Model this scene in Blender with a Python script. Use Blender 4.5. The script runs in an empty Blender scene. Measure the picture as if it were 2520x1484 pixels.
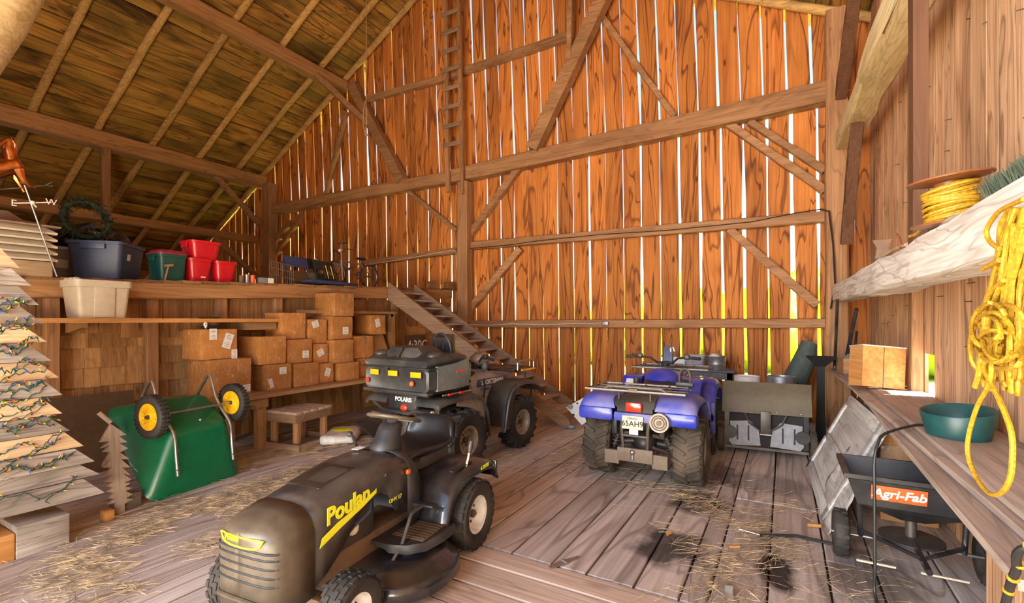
import bpy, bmesh, math, random
from mathutils import Vector, Matrix, noise
R = math.radians
SC = bpy.context.scene
COL = SC.collection
rng = random.Random(7)

# ---------------------------------------------------------------- camera
F = 1178.0; TH = R(29.63); HZ = 787.0; CH = 1.6
CT, ST = math.cos(TH), math.sin(TH)
cam_d = bpy.data.cameras.new('camera'); cam = bpy.data.objects.new('camera', cam_d); COL.objects.link(cam)
cam_d.sensor_width = 36; cam_d.lens = 36 * F / 2520; cam_d.shift_y = (HZ - 742) / 2520
cam_d.clip_start = 0.05; cam_d.clip_end = 500
cam.location = (0, 0, CH); cam.rotation_euler = (R(90), 0, TH)
SC.camera = cam
# ---------------------------------------------------------------- sky, sun, exposure
world = bpy.data.worlds.new('sky'); SC.world = world; world.use_nodes = True
wn = world.node_tree; bg = wn.nodes['Background']
sky = wn.nodes.new('ShaderNodeTexSky'); sky.sky_type = 'NISHITA'
sky.sun_disc = False; sky.sun_elevation = R(50); sky.sun_rotation = R(105); sky.dust_density = 2.0
wn.links.new(sky.outputs[0], bg.inputs[0]); bg.inputs[1].default_value = 0.62
sun_d = bpy.data.lights.new('sun', 'SUN'); sun = bpy.data.objects.new('sun', sun_d); COL.objects.link(sun)
sun_d.energy = 75; sun_d.color = (1, .93, .82); sun_d.angle = R(.6)
sun.rotation_euler = Vector((-.85, -.12, -.95)).to_track_quat('-Z', 'Y').to_euler()
sun.location = (10, -5, 12)
# daylight coming through the open barn doorway behind the photographer
def area(name, loc, target, sx, sy, e, colr):
    d = bpy.data.lights.new(name, 'AREA'); d.shape = 'RECTANGLE'; d.size = sx; d.size_y = sy; d.energy = e; d.color = colr
    o = bpy.data.objects.new(name, d); COL.objects.link(o); o.location = loc
    o.rotation_euler = (Vector(target) - Vector(loc)).to_track_quat('-Z', 'Y').to_euler()
    return o
area('doorway_daylight', (-4.2, -6.5, 3.6), (-1.8, 6, 1.2), 7.5, 5.0, 2100, (.95, .96, 1.0))
area('yard_bounce', (-2.6, -3.2, .1), (-5.5, 3.5, 5.5), 8.0, 2.2, 1350, (1, .83, .54))
SC.view_settings.view_transform = 'Standard'; SC.view_settings.look = 'None'
SC.view_settings.gamma = 1; SC.view_settings.use_curve_mapping = False
SC.view_settings.exposure = -0.16
SC.render.film_transparent = False

# ---------------------------------------------------------------- pixel -> place on a real plane
def ray(px, py):
    a = (px - 1260) / F; b = -(py - HZ) / F
    return (CT * a - ST, ST * a + CT, b)
def onX(px, py, X):
    r = ray(px, py); t = X / r[0]; return Vector((X, r[1] * t, CH + r[2] * t))
def onY(px, py, Y):
    r = ray(px, py); t = Y / r[1]; return Vector((r[0] * t, Y, CH + r[2] * t))
def onZ(px, py, Z=0.):
    r = ray(px, py); t = (Z - CH) / r[2]; return Vector((r[0] * t, r[1] * t, Z))

# ---------------------------------------------------------------- materials
def srgb(r, g, b):
    f = lambda v: (v / 255 / 12.92) if v / 255 <= .04045 else ((v / 255 + .055) / 1.055) ** 2.4
    return (f(r), f(g), f(b), 1)
def newmat(name):
    m = bpy.data.materials.new(name); m.use_nodes = True
    return m, m.node_tree.nodes, m.node_tree.links, m.node_tree.nodes['Principled BSDF']
def math_n(n, l, op, a, b=None):
    k = n.new('ShaderNodeMath'); k.operation = op
    for i, v in enumerate((a, b)):
        if v is None: continue
        if isinstance(v, (int, float)): k.inputs[i].default_value = v
        else: l.new(v, k.inputs[i])
    return k.outputs[0]
def mixc(n, l, fac, a, b, mode='MIX'):
    k = n.new('ShaderNodeMix'); k.data_type = 'RGBA'; k.blend_type = mode
    for i, v in ((0, fac), (6, a), (7, b)):
        if isinstance(v, (int, float)): k.inputs[i].default_value = v
        elif isinstance(v, tuple): k.inputs[i].default_value = v
        else: l.new(v, k.inputs[i])
    return k.outputs[2]
def ramp(n, l, src, stops):
    k = n.new('ShaderNodeValToRGB'); e = k.color_ramp.elements
    e[0].position, e[0].color = stops[0]; e[1].position, e[1].color = stops[-1]
    for p, c in stops[1:-1]:
        q = e.new(p); q.color = c
    l.new(src, k.inputs[0]); return k.outputs[0]
BK, WH = (0, 0, 0, 1), (1, 1, 1, 1)
def plain(name, c, rough=.5, metal=0, spec=.5, coat=0, var=.12, vs=18, bump=.05, dust=None):
    m, n, l, p = newmat(name)
    tc = n.new('ShaderNodeTexCoord'); nz = n.new('ShaderNodeTexNoise'); nz.inputs['Scale'].default_value = vs; nz.inputs['Detail'].default_value = 5
    l.new(tc.outputs['Object'], nz.inputs['Vector'])
    d = tuple(v * (1 - var * 2) for v in c[:3]) + (1,); u = tuple(min(1, v * (1 + var)) for v in c[:3]) + (1,)
    out = ramp(n, l, nz.outputs[0], [(.3, d), (.7, u)])
    if dust:
        nz2 = n.new('ShaderNodeTexNoise'); nz2.inputs['Scale'].default_value = 4; nz2.inputs['Detail'].default_value = 8
        l.new(tc.outputs['Object'], nz2.inputs['Vector'])
        out = mixc(n, l, ramp(n, l, nz2.outputs[0], [(.42, BK), (.72, (dust[1],) * 3 + (1,))]), out, dust[0])
    l.new(out, p.inputs['Base Color'])
    p.inputs['Roughness'].default_value = rough; p.inputs['Metallic'].default_value = metal
    p.inputs['Specular IOR Level'].default_value = spec; p.inputs['Coat Weight'].default_value = coat
    if bump:
        b = n.new('ShaderNodeBump'); b.inputs['Strength'].default_value = bump; b.inputs['Distance'].default_value = .01
        l.new(nz.outputs[0], b.inputs['Height']); l.new(b.outputs[0], p.inputs['Normal'])
    return m
def wood(name, lt, md, dk, axis=2, edge=0, cf=3.6, sc=1., lines=.55, knots=.7, stain=.35, rough=.72, bump=.35, rnd=.28, dark_spots=None, tint=None, eax=0):
    m, n, l, p = newmat(name)
    tc = n.new('ShaderNodeTexCoord'); oi = n.new('ShaderNodeObjectInfo')
    off = n.new('ShaderNodeVectorMath'); off.operation = 'SCALE'; off.inputs[0].default_value = (17.3, 29.1, 41.7); l.new(oi.outputs['Random'], off.inputs['Scale'])
    ad = n.new('ShaderNodeVectorMath'); ad.operation = 'ADD'; l.new(tc.outputs['Object'], ad.inputs[0]); l.new(off.outputs[0], ad.inputs[1])
    def mp(across, along):
        k = n.new('ShaderNodeMapping'); v = [across * sc] * 3; v[axis] = along * sc
        k.inputs['Scale'].default_value = v; l.new(ad.outputs[0], k.inputs['Vector']); return k.outputs[0]
    def nz(vec, s, det=4, dist=0.):
        k = n.new('ShaderNodeTexNoise'); k.inputs['Scale'].default_value = s; k.inputs['Detail'].default_value = det; k.inputs['Distortion'].default_value = dist
        l.new(vec, k.inputs['Vector']); return k.outputs[0]
    g = nz(mp(6, .4), 1., 5, .5)                      # broad grain
    fine = nz(mp(42, 1.0), 1., 3, .2)                  # fine fibre
    col = ramp(n, l, g, [(.30, md), (.52, lt), (.72, md)])
    col = mixc(n, l, ramp(n, l, fine, [(.35, (.30,) * 3 + (1,)), (.6, BK)]), col, dk)
    if lines:
        c1 = nz(mp(cf, cf * .12), 1., 2, 1.2)                # contour lines of the growth rings
        w = ramp(n, l, c1, [(.45, BK), (.475, (lines,) * 3 + (1,)), (.485, BK)])
        w2 = ramp(n, l, c1, [(.56, BK), (.58, (lines * .8,) * 3 + (1,)), (.615, BK)])
        col = mixc(n, l, w, col, dk); col = mixc(n, l, w2, col, dk)
    if knots:
        v = n.new('ShaderNodeTexVoronoi'); v.inputs['Scale'].default_value = 1.; l.new(mp(6.5, 2.2), v.inputs['Vector'])
        k = ramp(n, l, v.outputs['Distance'], [(.07, (knots,) * 3 + (1,)), (.19, BK)])
        sel = n.new('ShaderNodeSeparateColor'); l.new(v.outputs['Color'], sel.inputs[0])
        k = math_n(n, l, 'MULTIPLY', k, math_n(n, l, 'GREATER_THAN', sel.outputs[0], .62))
        col = mixc(n, l, k, col, dk)
    if stain:
        s = nz(mp(2.0, .8), 1., 5, .6)
        col = mixc(n, l, ramp(n, l, s, [(.47, BK), (.70, (stain,) * 3 + (1,))]), col, dk)
    if edge:                                           # dark wane along both live edges of a board
        sg = n.new('ShaderNodeSeparateXYZ'); l.new(tc.outputs['Generated'], sg.inputs[0])
        ed = math_n(n, l, 'ABSOLUTE', math_n(n, l, 'SUBTRACT', sg.outputs[eax], .5)); ed = math_n(n, l, 'ADD', ed, math_n(n, l, 'MULTIPLY', math_n(n, l, 'SUBTRACT', nz(mp(3, .9), 1., 3, .4), .5), .55))
        col = mixc(n, l, ramp(n, l, ed, [(.44, BK), (.56, (edge,) * 3 + (1,))]), col, dk)
    if tint:                                           # greenish / grey weathering of its own
        s = nz(mp(1.2, .6), 1., 3, .3)
        col = mixc(n, l, ramp(n, l, s, [(.45, BK), (.65, (tint[1],) * 3 + (1,))]), col, tint[0])
    hv = n.new('ShaderNodeHueSaturation'); l.new(col, hv.inputs['Color'])
    mr = n.new('ShaderNodeMapRange'); mr.inputs[3].default_value = 1 - rnd; mr.inputs[4].default_value = 1 + rnd * .8
    l.new(oi.outputs['Random'], mr.inputs[0]); l.new(mr.outputs[0], hv.inputs['Value'])
    col = hv.outputs[0]
    if dark_spots:                                         # oil stains and other dark spots on the boards: (x, y, rx, ry, angle, depth)
        for (sx, sy, rx, ry, an, dep) in dark_spots:
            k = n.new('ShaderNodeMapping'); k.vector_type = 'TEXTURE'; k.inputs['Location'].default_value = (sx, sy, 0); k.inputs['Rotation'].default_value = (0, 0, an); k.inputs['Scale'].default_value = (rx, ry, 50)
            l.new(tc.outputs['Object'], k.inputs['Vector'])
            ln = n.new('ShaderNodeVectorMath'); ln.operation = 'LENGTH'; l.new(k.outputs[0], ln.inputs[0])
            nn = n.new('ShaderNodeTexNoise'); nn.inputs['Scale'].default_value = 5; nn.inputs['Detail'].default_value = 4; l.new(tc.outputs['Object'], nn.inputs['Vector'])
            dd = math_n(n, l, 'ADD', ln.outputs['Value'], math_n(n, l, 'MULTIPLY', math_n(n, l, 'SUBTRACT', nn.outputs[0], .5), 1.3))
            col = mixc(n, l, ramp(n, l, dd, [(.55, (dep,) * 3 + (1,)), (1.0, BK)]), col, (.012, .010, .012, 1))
    l.new(col, p.inputs['Base Color']); p.inputs['Roughness'].default_value = rough; p.inputs['Specular IOR Level'].default_value = .3
    b = n.new('ShaderNodeBump'); b.inputs['Strength'].default_value = bump; b.inputs['Distance'].default_value = .012
    l.new(math_n(n, l, 'ADD', g, math_n(n, l, 'MULTIPLY', fine, .6)), b.inputs['Height']); l.new(b.outputs[0], p.inputs['Normal'])
    return m
def cr(r, g, b): return (r, g, b, 1)
M = {}
M['siding'] = wood('siding wood', cr(.68, .25, .054), cr(.54, .168, .032), cr(.13, .034, .009), 2, edge=.65, cf=2.4, lines=1., knots=1., stain=.3, bump=.2, rnd=.24)
M['ceil'] = wood('roof board wood', cr(.66, .35, .075), cr(.47, .215, .045), cr(.030, .015, .005), 1, sc=.8, lines=.7, knots=.8, stain=.95, bump=.25, cf=3, edge=.8, tint=(cr(.20, .15, .03), .5))
M['rafter'] = wood('rafter wood', cr(.74, .46, .17), cr(.62, .35, .11), cr(.12, .05, .015), 0, 0, 3.6, 1, .4, .4, .25, rnd=.15)
M['timber_x'] = wood('beam wood x', cr(.46, .245, .115), cr(.36, .175, .08), cr(.10, .042, .02), 0, 0, 3.6, 1, .4, .3, .3, rnd=.15)
M['timber_y'] = wood('beam wood y', cr(.52, .28, .12), cr(.41, .20, .08), cr(.10, .042, .02), 1, 0, 3.6, 1, .4, .3, .3, rnd=.12)
M['timber_z'] = wood('post wood', cr(.46, .245, .115), cr(.36, .175, .08), cr(.10, .042, .02), 2, 0, 3.6, 1, .4, .3, .3, rnd=.15)
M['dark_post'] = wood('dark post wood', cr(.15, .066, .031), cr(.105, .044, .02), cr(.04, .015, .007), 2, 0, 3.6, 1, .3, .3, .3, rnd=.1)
M['hewn'] = wood('hewn grey beam wood', cr(.86, .80, .74), cr(.68, .60, .53), cr(.12, .09, .07), 1, 0, 3.6, 1.2, .5, .2, .35, rnd=.05)
M['hewn_y'] = wood('hewn pale brace wood', cr(.86, .72, .42), cr(.70, .54, .26), cr(.20, .13, .05), 1, 0, 3.6, 1.2, .3, .2, .25, rnd=.05)
M['right'] = wood('right siding wood', cr(.78, .50, .295), cr(.64, .355, .185), cr(.14, .06, .028), 2, .7, 3.0, 1.1, .7, .7, .4, rnd=.2, eax=1)
M['loftwall'] = wood('under loft board wood', cr(.48, .255, .11), cr(.36, .17, .068), cr(.07, .03, .012), 2, 0, 3.6, 1, .4, .7, .35)
M['shingle'] = wood('shingle wood', cr(.60, .34, .145), cr(.46, .235, .09), cr(.10, .042, .015), 2, 0, 3.6, 1.2, .3, .6, .3)
st = []
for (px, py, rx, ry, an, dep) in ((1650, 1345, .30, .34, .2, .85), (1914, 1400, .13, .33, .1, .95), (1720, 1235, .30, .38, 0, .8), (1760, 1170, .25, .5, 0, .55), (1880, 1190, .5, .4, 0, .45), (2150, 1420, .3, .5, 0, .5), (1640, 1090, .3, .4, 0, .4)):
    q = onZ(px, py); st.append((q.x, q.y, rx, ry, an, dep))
M['floor'] = wood('floor wood', cr(.59, .51, .475), cr(.48, .40, .365), cr(.12, .085, .065), 1, 0, 2.6, .8, .65, .5, .3, rough=.6, rnd=.16, dark_spots=st, tint=(cr(.30, .21, .15), .4))
M['floor_x'] = wood('cross floor wood', cr(.60, .46, .38), cr(.50, .36, .28), cr(.15, .10, .07), 0, 0, 2.6, .8, .35, .4, .25, rough=.62, rnd=.12, dark_spots=st[:2])
M['loftdeck'] = wood('loft deck wood', cr(.36, .19, .09), cr(.27, .13, .06), cr(.06, .03, .012), 0, 0, 3.6, 1, .3, .3, .3)
M['tread'] = wood('stair wood', cr(.36, .23, .15), cr(.27, .16, .10), cr(.07, .04, .025), 0, 0, 3.6, 1, .3, .3, .3, rnd=.12)
M['bench'] = wood('bench wood', cr(.42, .25, .12), cr(.32, .17, .08), cr(.08, .04, .018), 1, 0, 3.6, 1, .3, .4, .3, rnd=.15)
M['benchz'] = wood('bench leg wood', cr(.46, .26, .11), cr(.36, .18, .07), cr(.08, .04, .018), 2, 0, 3.6, 1, .3, .4, .3, rnd=.15)
M['plank'] = wood('grey plank wood', cr(.56, .45, .38), cr(.43, .33, .27), cr(.13, .09, .07), 1, 0, 3.6, 1, .35, .3, .35, rnd=.12)
M['slat_grey'] = wood('weathered slat wood', cr(.36, .31, .275), cr(.25, .205, .18), cr(.08, .06, .045), 1, 0, 4.5, 1.3, .7, .4, .75, rnd=.25, bump=.6)
M['slat_new'] = wood('fresh slat wood', cr(.58, .42, .27), cr(.48, .31, .17), cr(.20, .11, .05), 1, 0, 3.6, 1.2, .3, .3, .1, rnd=.1)
M['cut_tree'] = wood('cutout wood', cr(.50, .40, .32), cr(.38, .29, .22), cr(.10, .07, .05), 2, 0, 3.6, 1.2, .4, .3, .3, rnd=.1)
M['crate'] = wood('crate wood', cr(.66, .32, .10), cr(.52, .22, .06), cr(.16, .06, .02), 1, 0, 3.6, 1, .2, .2, .25, rnd=.1)
M['white_wood'] = wood('whitewashed wood', cr(.62, .60, .57), cr(.48, .46, .44), cr(.16, .14, .12), 1, 0, 3.6, 1.2, .4, .3, .4, rnd=.08)
M['black_plastic'] = plain('black plastic', cr(.022, .022, .025), .42, dust=(cr(.16, .13, .11), .35))
M['black_gloss'] = plain('black gloss paint', cr(.016, .016, .020), .28, coat=.6, dust=(cr(.12, .10, .085), .35), bump=.01)
M['hood'] = plain('dusty black hood', cr(.026, .025, .027), .38, coat=.3, dust=(cr(.17, .13, .10), .5), bump=.02)
M['nose'] = plain('dusty bronze nose', cr(.085, .066, .046), .40, dust=(cr(.17, .13, .09), .5), bump=.03)
M['seat_black'] = plain('black vinyl', cr(.012, .012, .014), .40, coat=.12, bump=.02)
M['rubber'] = plain('tyre rubber', cr(.024, .022, .021), .7, spec=.4, dust=(cr(.12, .095, .07), .35))
M['rubber_mud'] = plain('muddy tyre rubber', cr(.055, .045, .036), .85, spec=.25, dust=(cr(.17, .125, .085), .75))
M['steel'] = plain('worn steel', cr(.42, .41, .40), .38, metal=.9)
M['dark_steel'] = plain('dark steel', cr(.10, .09, .085), .5, metal=.6, dust=(cr(.22, .16, .11), .6))
M['rusty'] = plain('rusty steel', cr(.20, .13, .09), .7, metal=.3, dust=(cr(.30, .17, .09), .7))
M['white_rim'] = plain('white rim paint', cr(.78, .77, .76), .35)
M['tan_rim'] = plain('muddy rim', cr(.40, .34, .27), .55, metal=.4, dust=(cr(.34, .24, .15), .6))
M['yellow_decal'] = plain('yellow decal', cr(.80, .80, .02), .4, bump=0, var=.03)
M['yellow_rim'] = plain('yellow rim plastic', cr(.85, .48, .01), .4, bump=.02)
M['green_tub'] = plain('green poly tub', cr(.0, .14, .055), .36, var=.06, bump=.02, coat=.15)
M['blue_body'] = plain('blue body plastic', cr(.018, .035, .42), .32, coat=.3, dust=(cr(.22, .21, .40), .35), var=.08, bump=.01)
M['blue_fender'] = plain('dusty blue fender', cr(.07, .085, .42), .5, dust=(cr(.33, .28, .36), .6), var=.08)
M['grey_body'] = plain('grey green body plastic', cr(.16, .19, .20), .4, coat=.15, dust=(cr(.30, .28, .22), .5))
M['cargo'] = plain('black cargo box plastic', cr(.035, .035, .036), .42, dust=(cr(.12, .105, .085), .55), bump=.03)
M['amber'] = plain('amber reflector', cr(.95, .42, .01), .25, var=.05, bump=0, coat=.5)
M['red_lens'] = plain('red lens', cr(.75, .05, .02), .2, var=.1, bump=0, coat=.5)
M['orange'] = plain('orange plastic', cr(.85, .14, .03), .4, bump=0)
M['white_paint'] = plain('white paint', cr(.75, .74, .72), .5, bump=.01, var=.05)
M['white_plastic'] = plain('ivory plastic', cr(.64, .55, .40), .42, bump=.01, var=.04)
M['grey_plastic'] = plain('grey plastic', cr(.34, .33, .36), .45, bump=.01)
M['blue_tote'] = plain('slate blue plastic', cr(.060, .080, .155), .42, bump=.01, var=.06)
M['red_plastic'] = plain('red plastic', cr(.62, .008, .02), .32, bump=.01, var=.06, coat=.2)
M['green_bin'] = plain('dark green plastic', cr(.012, .085, .07), .4, bump=.01)
M['maroon'] = plain('maroon plastic', cr(.32, .02, .05), .4, bump=.01)
M['galv'] = plain('galvanised steel', cr(.36, .37, .38), .42, metal=.7)
M['grey_paint'] = plain('grey painted wood', cr(.14, .14, .15), .6)
M['copper'] = plain('copper', cr(.80, .30, .09), .25, metal=1, var=.25)
M['yellow_rope'] = plain('yellow rope', cr(.52, .29, .014), .6, bump=.3, vs=90, var=.2)
M['hemp'] = plain('hemp rope', cr(.50, .30, .16), .8, vs=60)
M['straw'] = plain('straw', cr(.56, .42, .24), .75, var=.35, vs=9, bump=0)
M['tarp_green'] = plain('grey green tarp', cr(.07, .10, .09), .6)
M['vent_brown'] = plain('dark brown vent', cr(.03, .018, .010), .55)
M['hitch_brown'] = plain('muddy steel', cr(.17, .125, .09), .65, metal=.2, dust=(cr(.24, .18, .13), .6))
M['rack_steel'] = plain('rack steel', cr(.24, .21, .18), .48, metal=.5)
M['shade_black'] = plain('black green shade sheet', cr(.012, .018, .014), .7)  # near-black colour painting the shade under the right bench
M['teal'] = plain('teal plastic', cr(.014, .075, .075), .4, bump=.01)
M['brown_reel'] = plain('brown reel plastic', cr(.24, .085, .035), .35, bump=.01)
M['wire_green'] = plain('green wire', cr(.02, .055, .035), .5, bump=0)
M['black_cord'] = plain('black cord', cr(.02, .02, .02), .5, bump=0)
M['white_cable'] = plain('white cable', cr(.66, .60, .50), .5, bump=0)
M['brown_sheet'] = plain('brown hardboard', cr(.10, .058, .03), .6, var=.1)
M['olive_sheet'] = plain('dusty brown steel', cr(.10, .075, .042), .55, var=.08, dust=(cr(.15, .115, .07), .4))
M['grey_plate'] = plain('grey plate', cr(.30, .30, .34), .5, var=.1)
M['frost'] = plain('white label', cr(.80, .78, .74), .5, bump=0, var=.03)
M['black_ink'] = plain('black ink', cr(.02, .02, .02), .6, bump=0)
M['shingle_roof'] = plain('weathered roof board', cr(.30, .19, .13), .7)
M['cream'] = plain('cream slats', cr(.66, .56, .42), .55, bump=.03, var=.05)
M['wreath'] = plain('wreath foliage', cr(.03, .055, .03), .7, var=.4, vs=25)
M['bag_black'] = plain('black bin bag', cr(.012, .013, .022), .22, coat=.5, bump=.3, vs=9)
M['navy'] = plain('navy cloth', cr(.03, .045, .13), .7)
M['black_cloth'] = plain('black cloth', cr(.018, .016, .018), .8)
M['grass'] = plain('sunlit grass', cr(.30, .34, .06), .9, var=.3, vs=2)
M['gravel'] = plain('sandy yard', cr(.52, .42, .30), .9, var=.2, vs=3)
M['sack'] = plain('white paper sack', cr(.70, .66, .62), .5, bump=.4, vs=14)
M['brush'] = plain('green bristle', cr(.10, .13, .085), .8)
def leaf_mat():
    m, n, l, p = newmat('sunlit hedge leaves')
    p.inputs['Base Color'].default_value = (.30, .36, .05, 1); p.inputs['Roughness'].default_value = .6
    t = n.new('ShaderNodeBsdfTranslucent'); t.inputs[0].default_value = (.55, .60, .06, 1)
    a = n.new('ShaderNodeAddShader'); l.new(p.outputs[0], a.inputs[0]); l.new(t.outputs[0], a.inputs[1])
    l.new(a.outputs[0], n['Material Output'].inputs[0]); return m
M['leaf'] = leaf_mat()
def carton(name, c, gloss):
    m, n, l, p = newmat(name)
    tc = n.new('ShaderNodeTexCoord'); oi = n.new('ShaderNodeObjectInfo')
    nz = n.new('ShaderNodeTexNoise'); nz.inputs['Scale'].default_value = 5; nz.inputs['Detail'].default_value = 6; l.new(tc.outputs['Object'], nz.inputs['Vector'])
    col = ramp(n, l, nz.outputs[0], [(.3, tuple(v * .8 for v in c[:3]) + (1,)), (.7, tuple(v * 1.12 for v in c[:3]) + (1,))])
    hv = n.new('ShaderNodeHueSaturation'); l.new(col, hv.inputs['Color'])
    mr = n.new('ShaderNodeMapRange'); mr.inputs[3].default_value = .8; mr.inputs[4].default_value = 1.15; l.new(oi.outputs['Random'], mr.inputs[0]); l.new(mr.outputs[0], hv.inputs['Value'])
    CC = hv.outputs[0]; p.inputs['Roughness'].default_value = .5
    p.inputs['Coat Weight'].default_value = gloss; p.inputs['Coat Roughness'].default_value = .07
    # crinkled wrap film: sharp ridges
    w = n.new('ShaderNodeTexNoise'); w.inputs['Scale'].default_value = 5.5; w.inputs['Detail'].default_value = 3; w.inputs['Distortion'].default_value = 2.5; l.new(tc.outputs['Object'], w.inputs['Vector'])
    rd = ramp(n, l, w.outputs[0], [(.40, BK), (.5, WH), (.60, BK)])
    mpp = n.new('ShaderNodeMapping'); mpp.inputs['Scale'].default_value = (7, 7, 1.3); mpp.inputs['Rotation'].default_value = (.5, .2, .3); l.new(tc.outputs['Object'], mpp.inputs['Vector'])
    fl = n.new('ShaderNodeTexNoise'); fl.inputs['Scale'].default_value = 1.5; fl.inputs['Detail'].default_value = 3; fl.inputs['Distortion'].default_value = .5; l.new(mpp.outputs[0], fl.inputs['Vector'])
    if gloss > .5: CC = mixc(n, l, ramp(n, l, fl.outputs[0], [(.48, BK), (.5, (.22,) * 3 + (1,)), (.51, BK)]), CC, cr(.80, .72, .64))   # milky film folds, also pale streaks painted in for glints on the wrap
    l.new(CC, p.inputs['Base Color'])
    p.inputs['Coat IOR'].default_value = 1.8
    b = n.new('ShaderNodeBump'); b.inputs['Strength'].default_value = 1.; b.inputs['Distance'].default_value = .05; l.new(rd, b.inputs['Height'])
    l.new(b.outputs[0], p.inputs['Coat Normal'])
    b2 = n.new('ShaderNodeBump'); b2.inputs['Strength'].default_value = .12; b2.inputs['Distance'].default_value = .01; l.new(rd, b2.inputs['Height']); l.new(b2.outputs[0], p.inputs['Normal'])
    return m
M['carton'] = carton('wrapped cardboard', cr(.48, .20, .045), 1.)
M['carton_dull'] = carton('plain cardboard', cr(.42, .22, .09), .1)

# ---------------------------------------------------------------- mesh builder
def rotm(ax, ang): return Matrix.Rotation(ang, 4, ax)
def frame(p0, p1, up=Vector((0, 0, 1))):
    z = (p1 - p0).normalized()
    if abs(z.dot(up)) > .98: up = Vector((0, 1, 0))
    x = up.cross(z).normalized(); y = z.cross(x)
    m = Matrix((x, y, z)).transposed().to_4x4(); m.translation = p0; return m
def crm(pts, k=6):
    """smooth curve through the points"""
    pts = [Vector(p) for p in pts]; out = []
    for i in range(len(pts) - 1):
        p0, p1, p2, p3 = pts[max(i - 1, 0)], pts[i], pts[i + 1], pts[min(i + 2, len(pts) - 1)]
        for j in range(k):
            t = j / k; out.append(.5 * ((2 * p1) + (p2 - p0) * t + (2 * p0 - 5 * p1 + 4 * p2 - p3) * t * t + (3 * p1 - p0 - 3 * p2 + p3) * t ** 3))
    return out + [pts[-1]]
class MB:
    def __init__(s): s.bm = bmesh.new()
    def _xf(s, vs, mtx):
        if mtx is not None: bmesh.ops.transform(s.bm, matrix=mtx, verts=vs)
    def box(s, c, size, mtx=None, bev=0, seg=2):
        r = bmesh.ops.create_cube(s.bm, size=1); vs = r['verts']
        bmesh.ops.scale(s.bm, vec=Vector(size), verts=vs); bmesh.ops.translate(s.bm, vec=Vector(c), verts=vs)
        if bev:
            es = list({e for v in vs for e in v.link_edges})
            q = bmesh.ops.bevel(s.bm, geom=es, offset=min(bev, min(size) * .48), segments=seg, affect='EDGES', profile=.5)
            vs = list({v for f in q['faces'] for v in f.verts} | {v for v in vs if v.is_valid})
        s._xf(vs, mtx); return s
    def box2(s, a, b, mtx=None, bev=0, seg=2):
        return s.box([(a[i] + b[i]) / 2 for i in range(3)], [abs(b[i] - a[i]) for i in range(3)], mtx, bev, seg)
    def loft(s, rings, closed=True, caps=True, loop=False):
        bm = s.bm; vv = [[bm.verts.new(p) for p in r] for r in rings]; n = len(vv[0])
        rr = list(range(len(vv) - 1)) + ([len(vv) - 1] if loop else [])
        for i in rr:
            a, b = vv[i], vv[(i + 1) % len(vv)]
            for j in range(n if closed else n - 1):
                k = (j + 1) % n
                try: bm.faces.new((a[j], a[k], b[k], b[j]))
                except ValueError: pass
        if caps and not loop and closed:
            for r in (vv[0][::-1], vv[-1]):
                try: bm.faces.new(r)
                except ValueError: pass
        return s
    def tube(s, pts, r, seg=8, loop=False, r1=None, up=Vector((0, 0, 1)), flat=1.):
        pts = [Vector(p) for p in pts]; n = len(pts); rings = []; x = None
        for i, p in enumerate(pts):
            if loop: t = pts[(i + 1) % n] - pts[i - 1]
            else: t = pts[min(i + 1, n - 1)] - pts[max(i - 1, 0)]
            t = t.normalized() if t.length else Vector((0, 0, 1))
            if x is None:
                u = up if abs(t.dot(up)) < .95 else Vector((1, 0, 0)); x = u.cross(t).normalized()
            else: x = (x - t * x.dot(t)).normalized()
            y = t.cross(x); q = r if r1 is None else r + (r1 - r) * i / max(1, n - 1)
            if isinstance(r, (list, tuple)): q = r[i]
            rings.append([p + x * math.cos(2 * math.pi * k / seg) * q + y * math.sin(2 * math.pi * k / seg) * q * flat for k in range(seg)])
        return s.loft(rings, caps=not loop, loop=loop)
    def cyl(s, p0, p1, r, r1=None, seg=14): return s.tube([p0, p1], r, seg, r1=r1)
    def lathe(s, prof, seg=24, mtx=None, closed_prof=False):
        rings = [[Vector((r * math.cos(2 * math.pi * k / seg), r * math.sin(2 * math.pi * k / seg), z)) for (r, z) in prof] for k in range(seg)]
        if mtx is not None: rings = [[mtx @ p for p in q] for q in rings]
        s.loft(rings, closed=closed_prof, caps=False, loop=True); return s
    def prism(s, poly, t, mtx=None, bev=0):
        bm = s.bm; a = [bm.verts.new((x, y, -t / 2)) for x, y in poly]; b = [bm.verts.new((x, y, t / 2)) for x, y in poly]; n = len(poly)
        fs = [bm.faces.new(a[::-1]), bm.faces.new(b)] + [bm.faces.new((a[i], a[(i + 1) % n], b[(i + 1) % n], b[i])) for i in range(n)]
        s._xf(a + b, mtx); return s
    def ball(s, c, r, sub=2, mtx=None):
        q = bmesh.ops.create_icosphere(s.bm, subdivisions=sub, radius=1)['verts']
        rr = (r, r, r) if isinstance(r, (int, float)) else r
        bmesh.ops.scale(s.bm, vec=Vector(rr), verts=q)
        s._xf(q, mtx); bmesh.ops.translate(s.bm, vec=Vector(c), verts=q); return s
    def torus(s, Rr, r, mtx, seg=28, sg=8, arc=1.):
        pts = [mtx @ Vector((Rr * math.cos(2 * math.pi * arc * k / seg), Rr * math.sin(2 * math.pi * arc * k / seg), 0)) for k in range(seg + (0 if arc == 1 else 1))]
        return s.tube(pts, r, sg, loop=(arc == 1), up=mtx.to_3x3() @ Vector((0, 0, 1)))
    def xf(s, mtx): bmesh.ops.transform(s.bm, matrix=mtx, verts=s.bm.verts); return s
    def jitter(s, a, fr=3.):
        for v in s.bm.verts: v.co += noise.noise_vector(v.co * fr) * a
        return s
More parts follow.
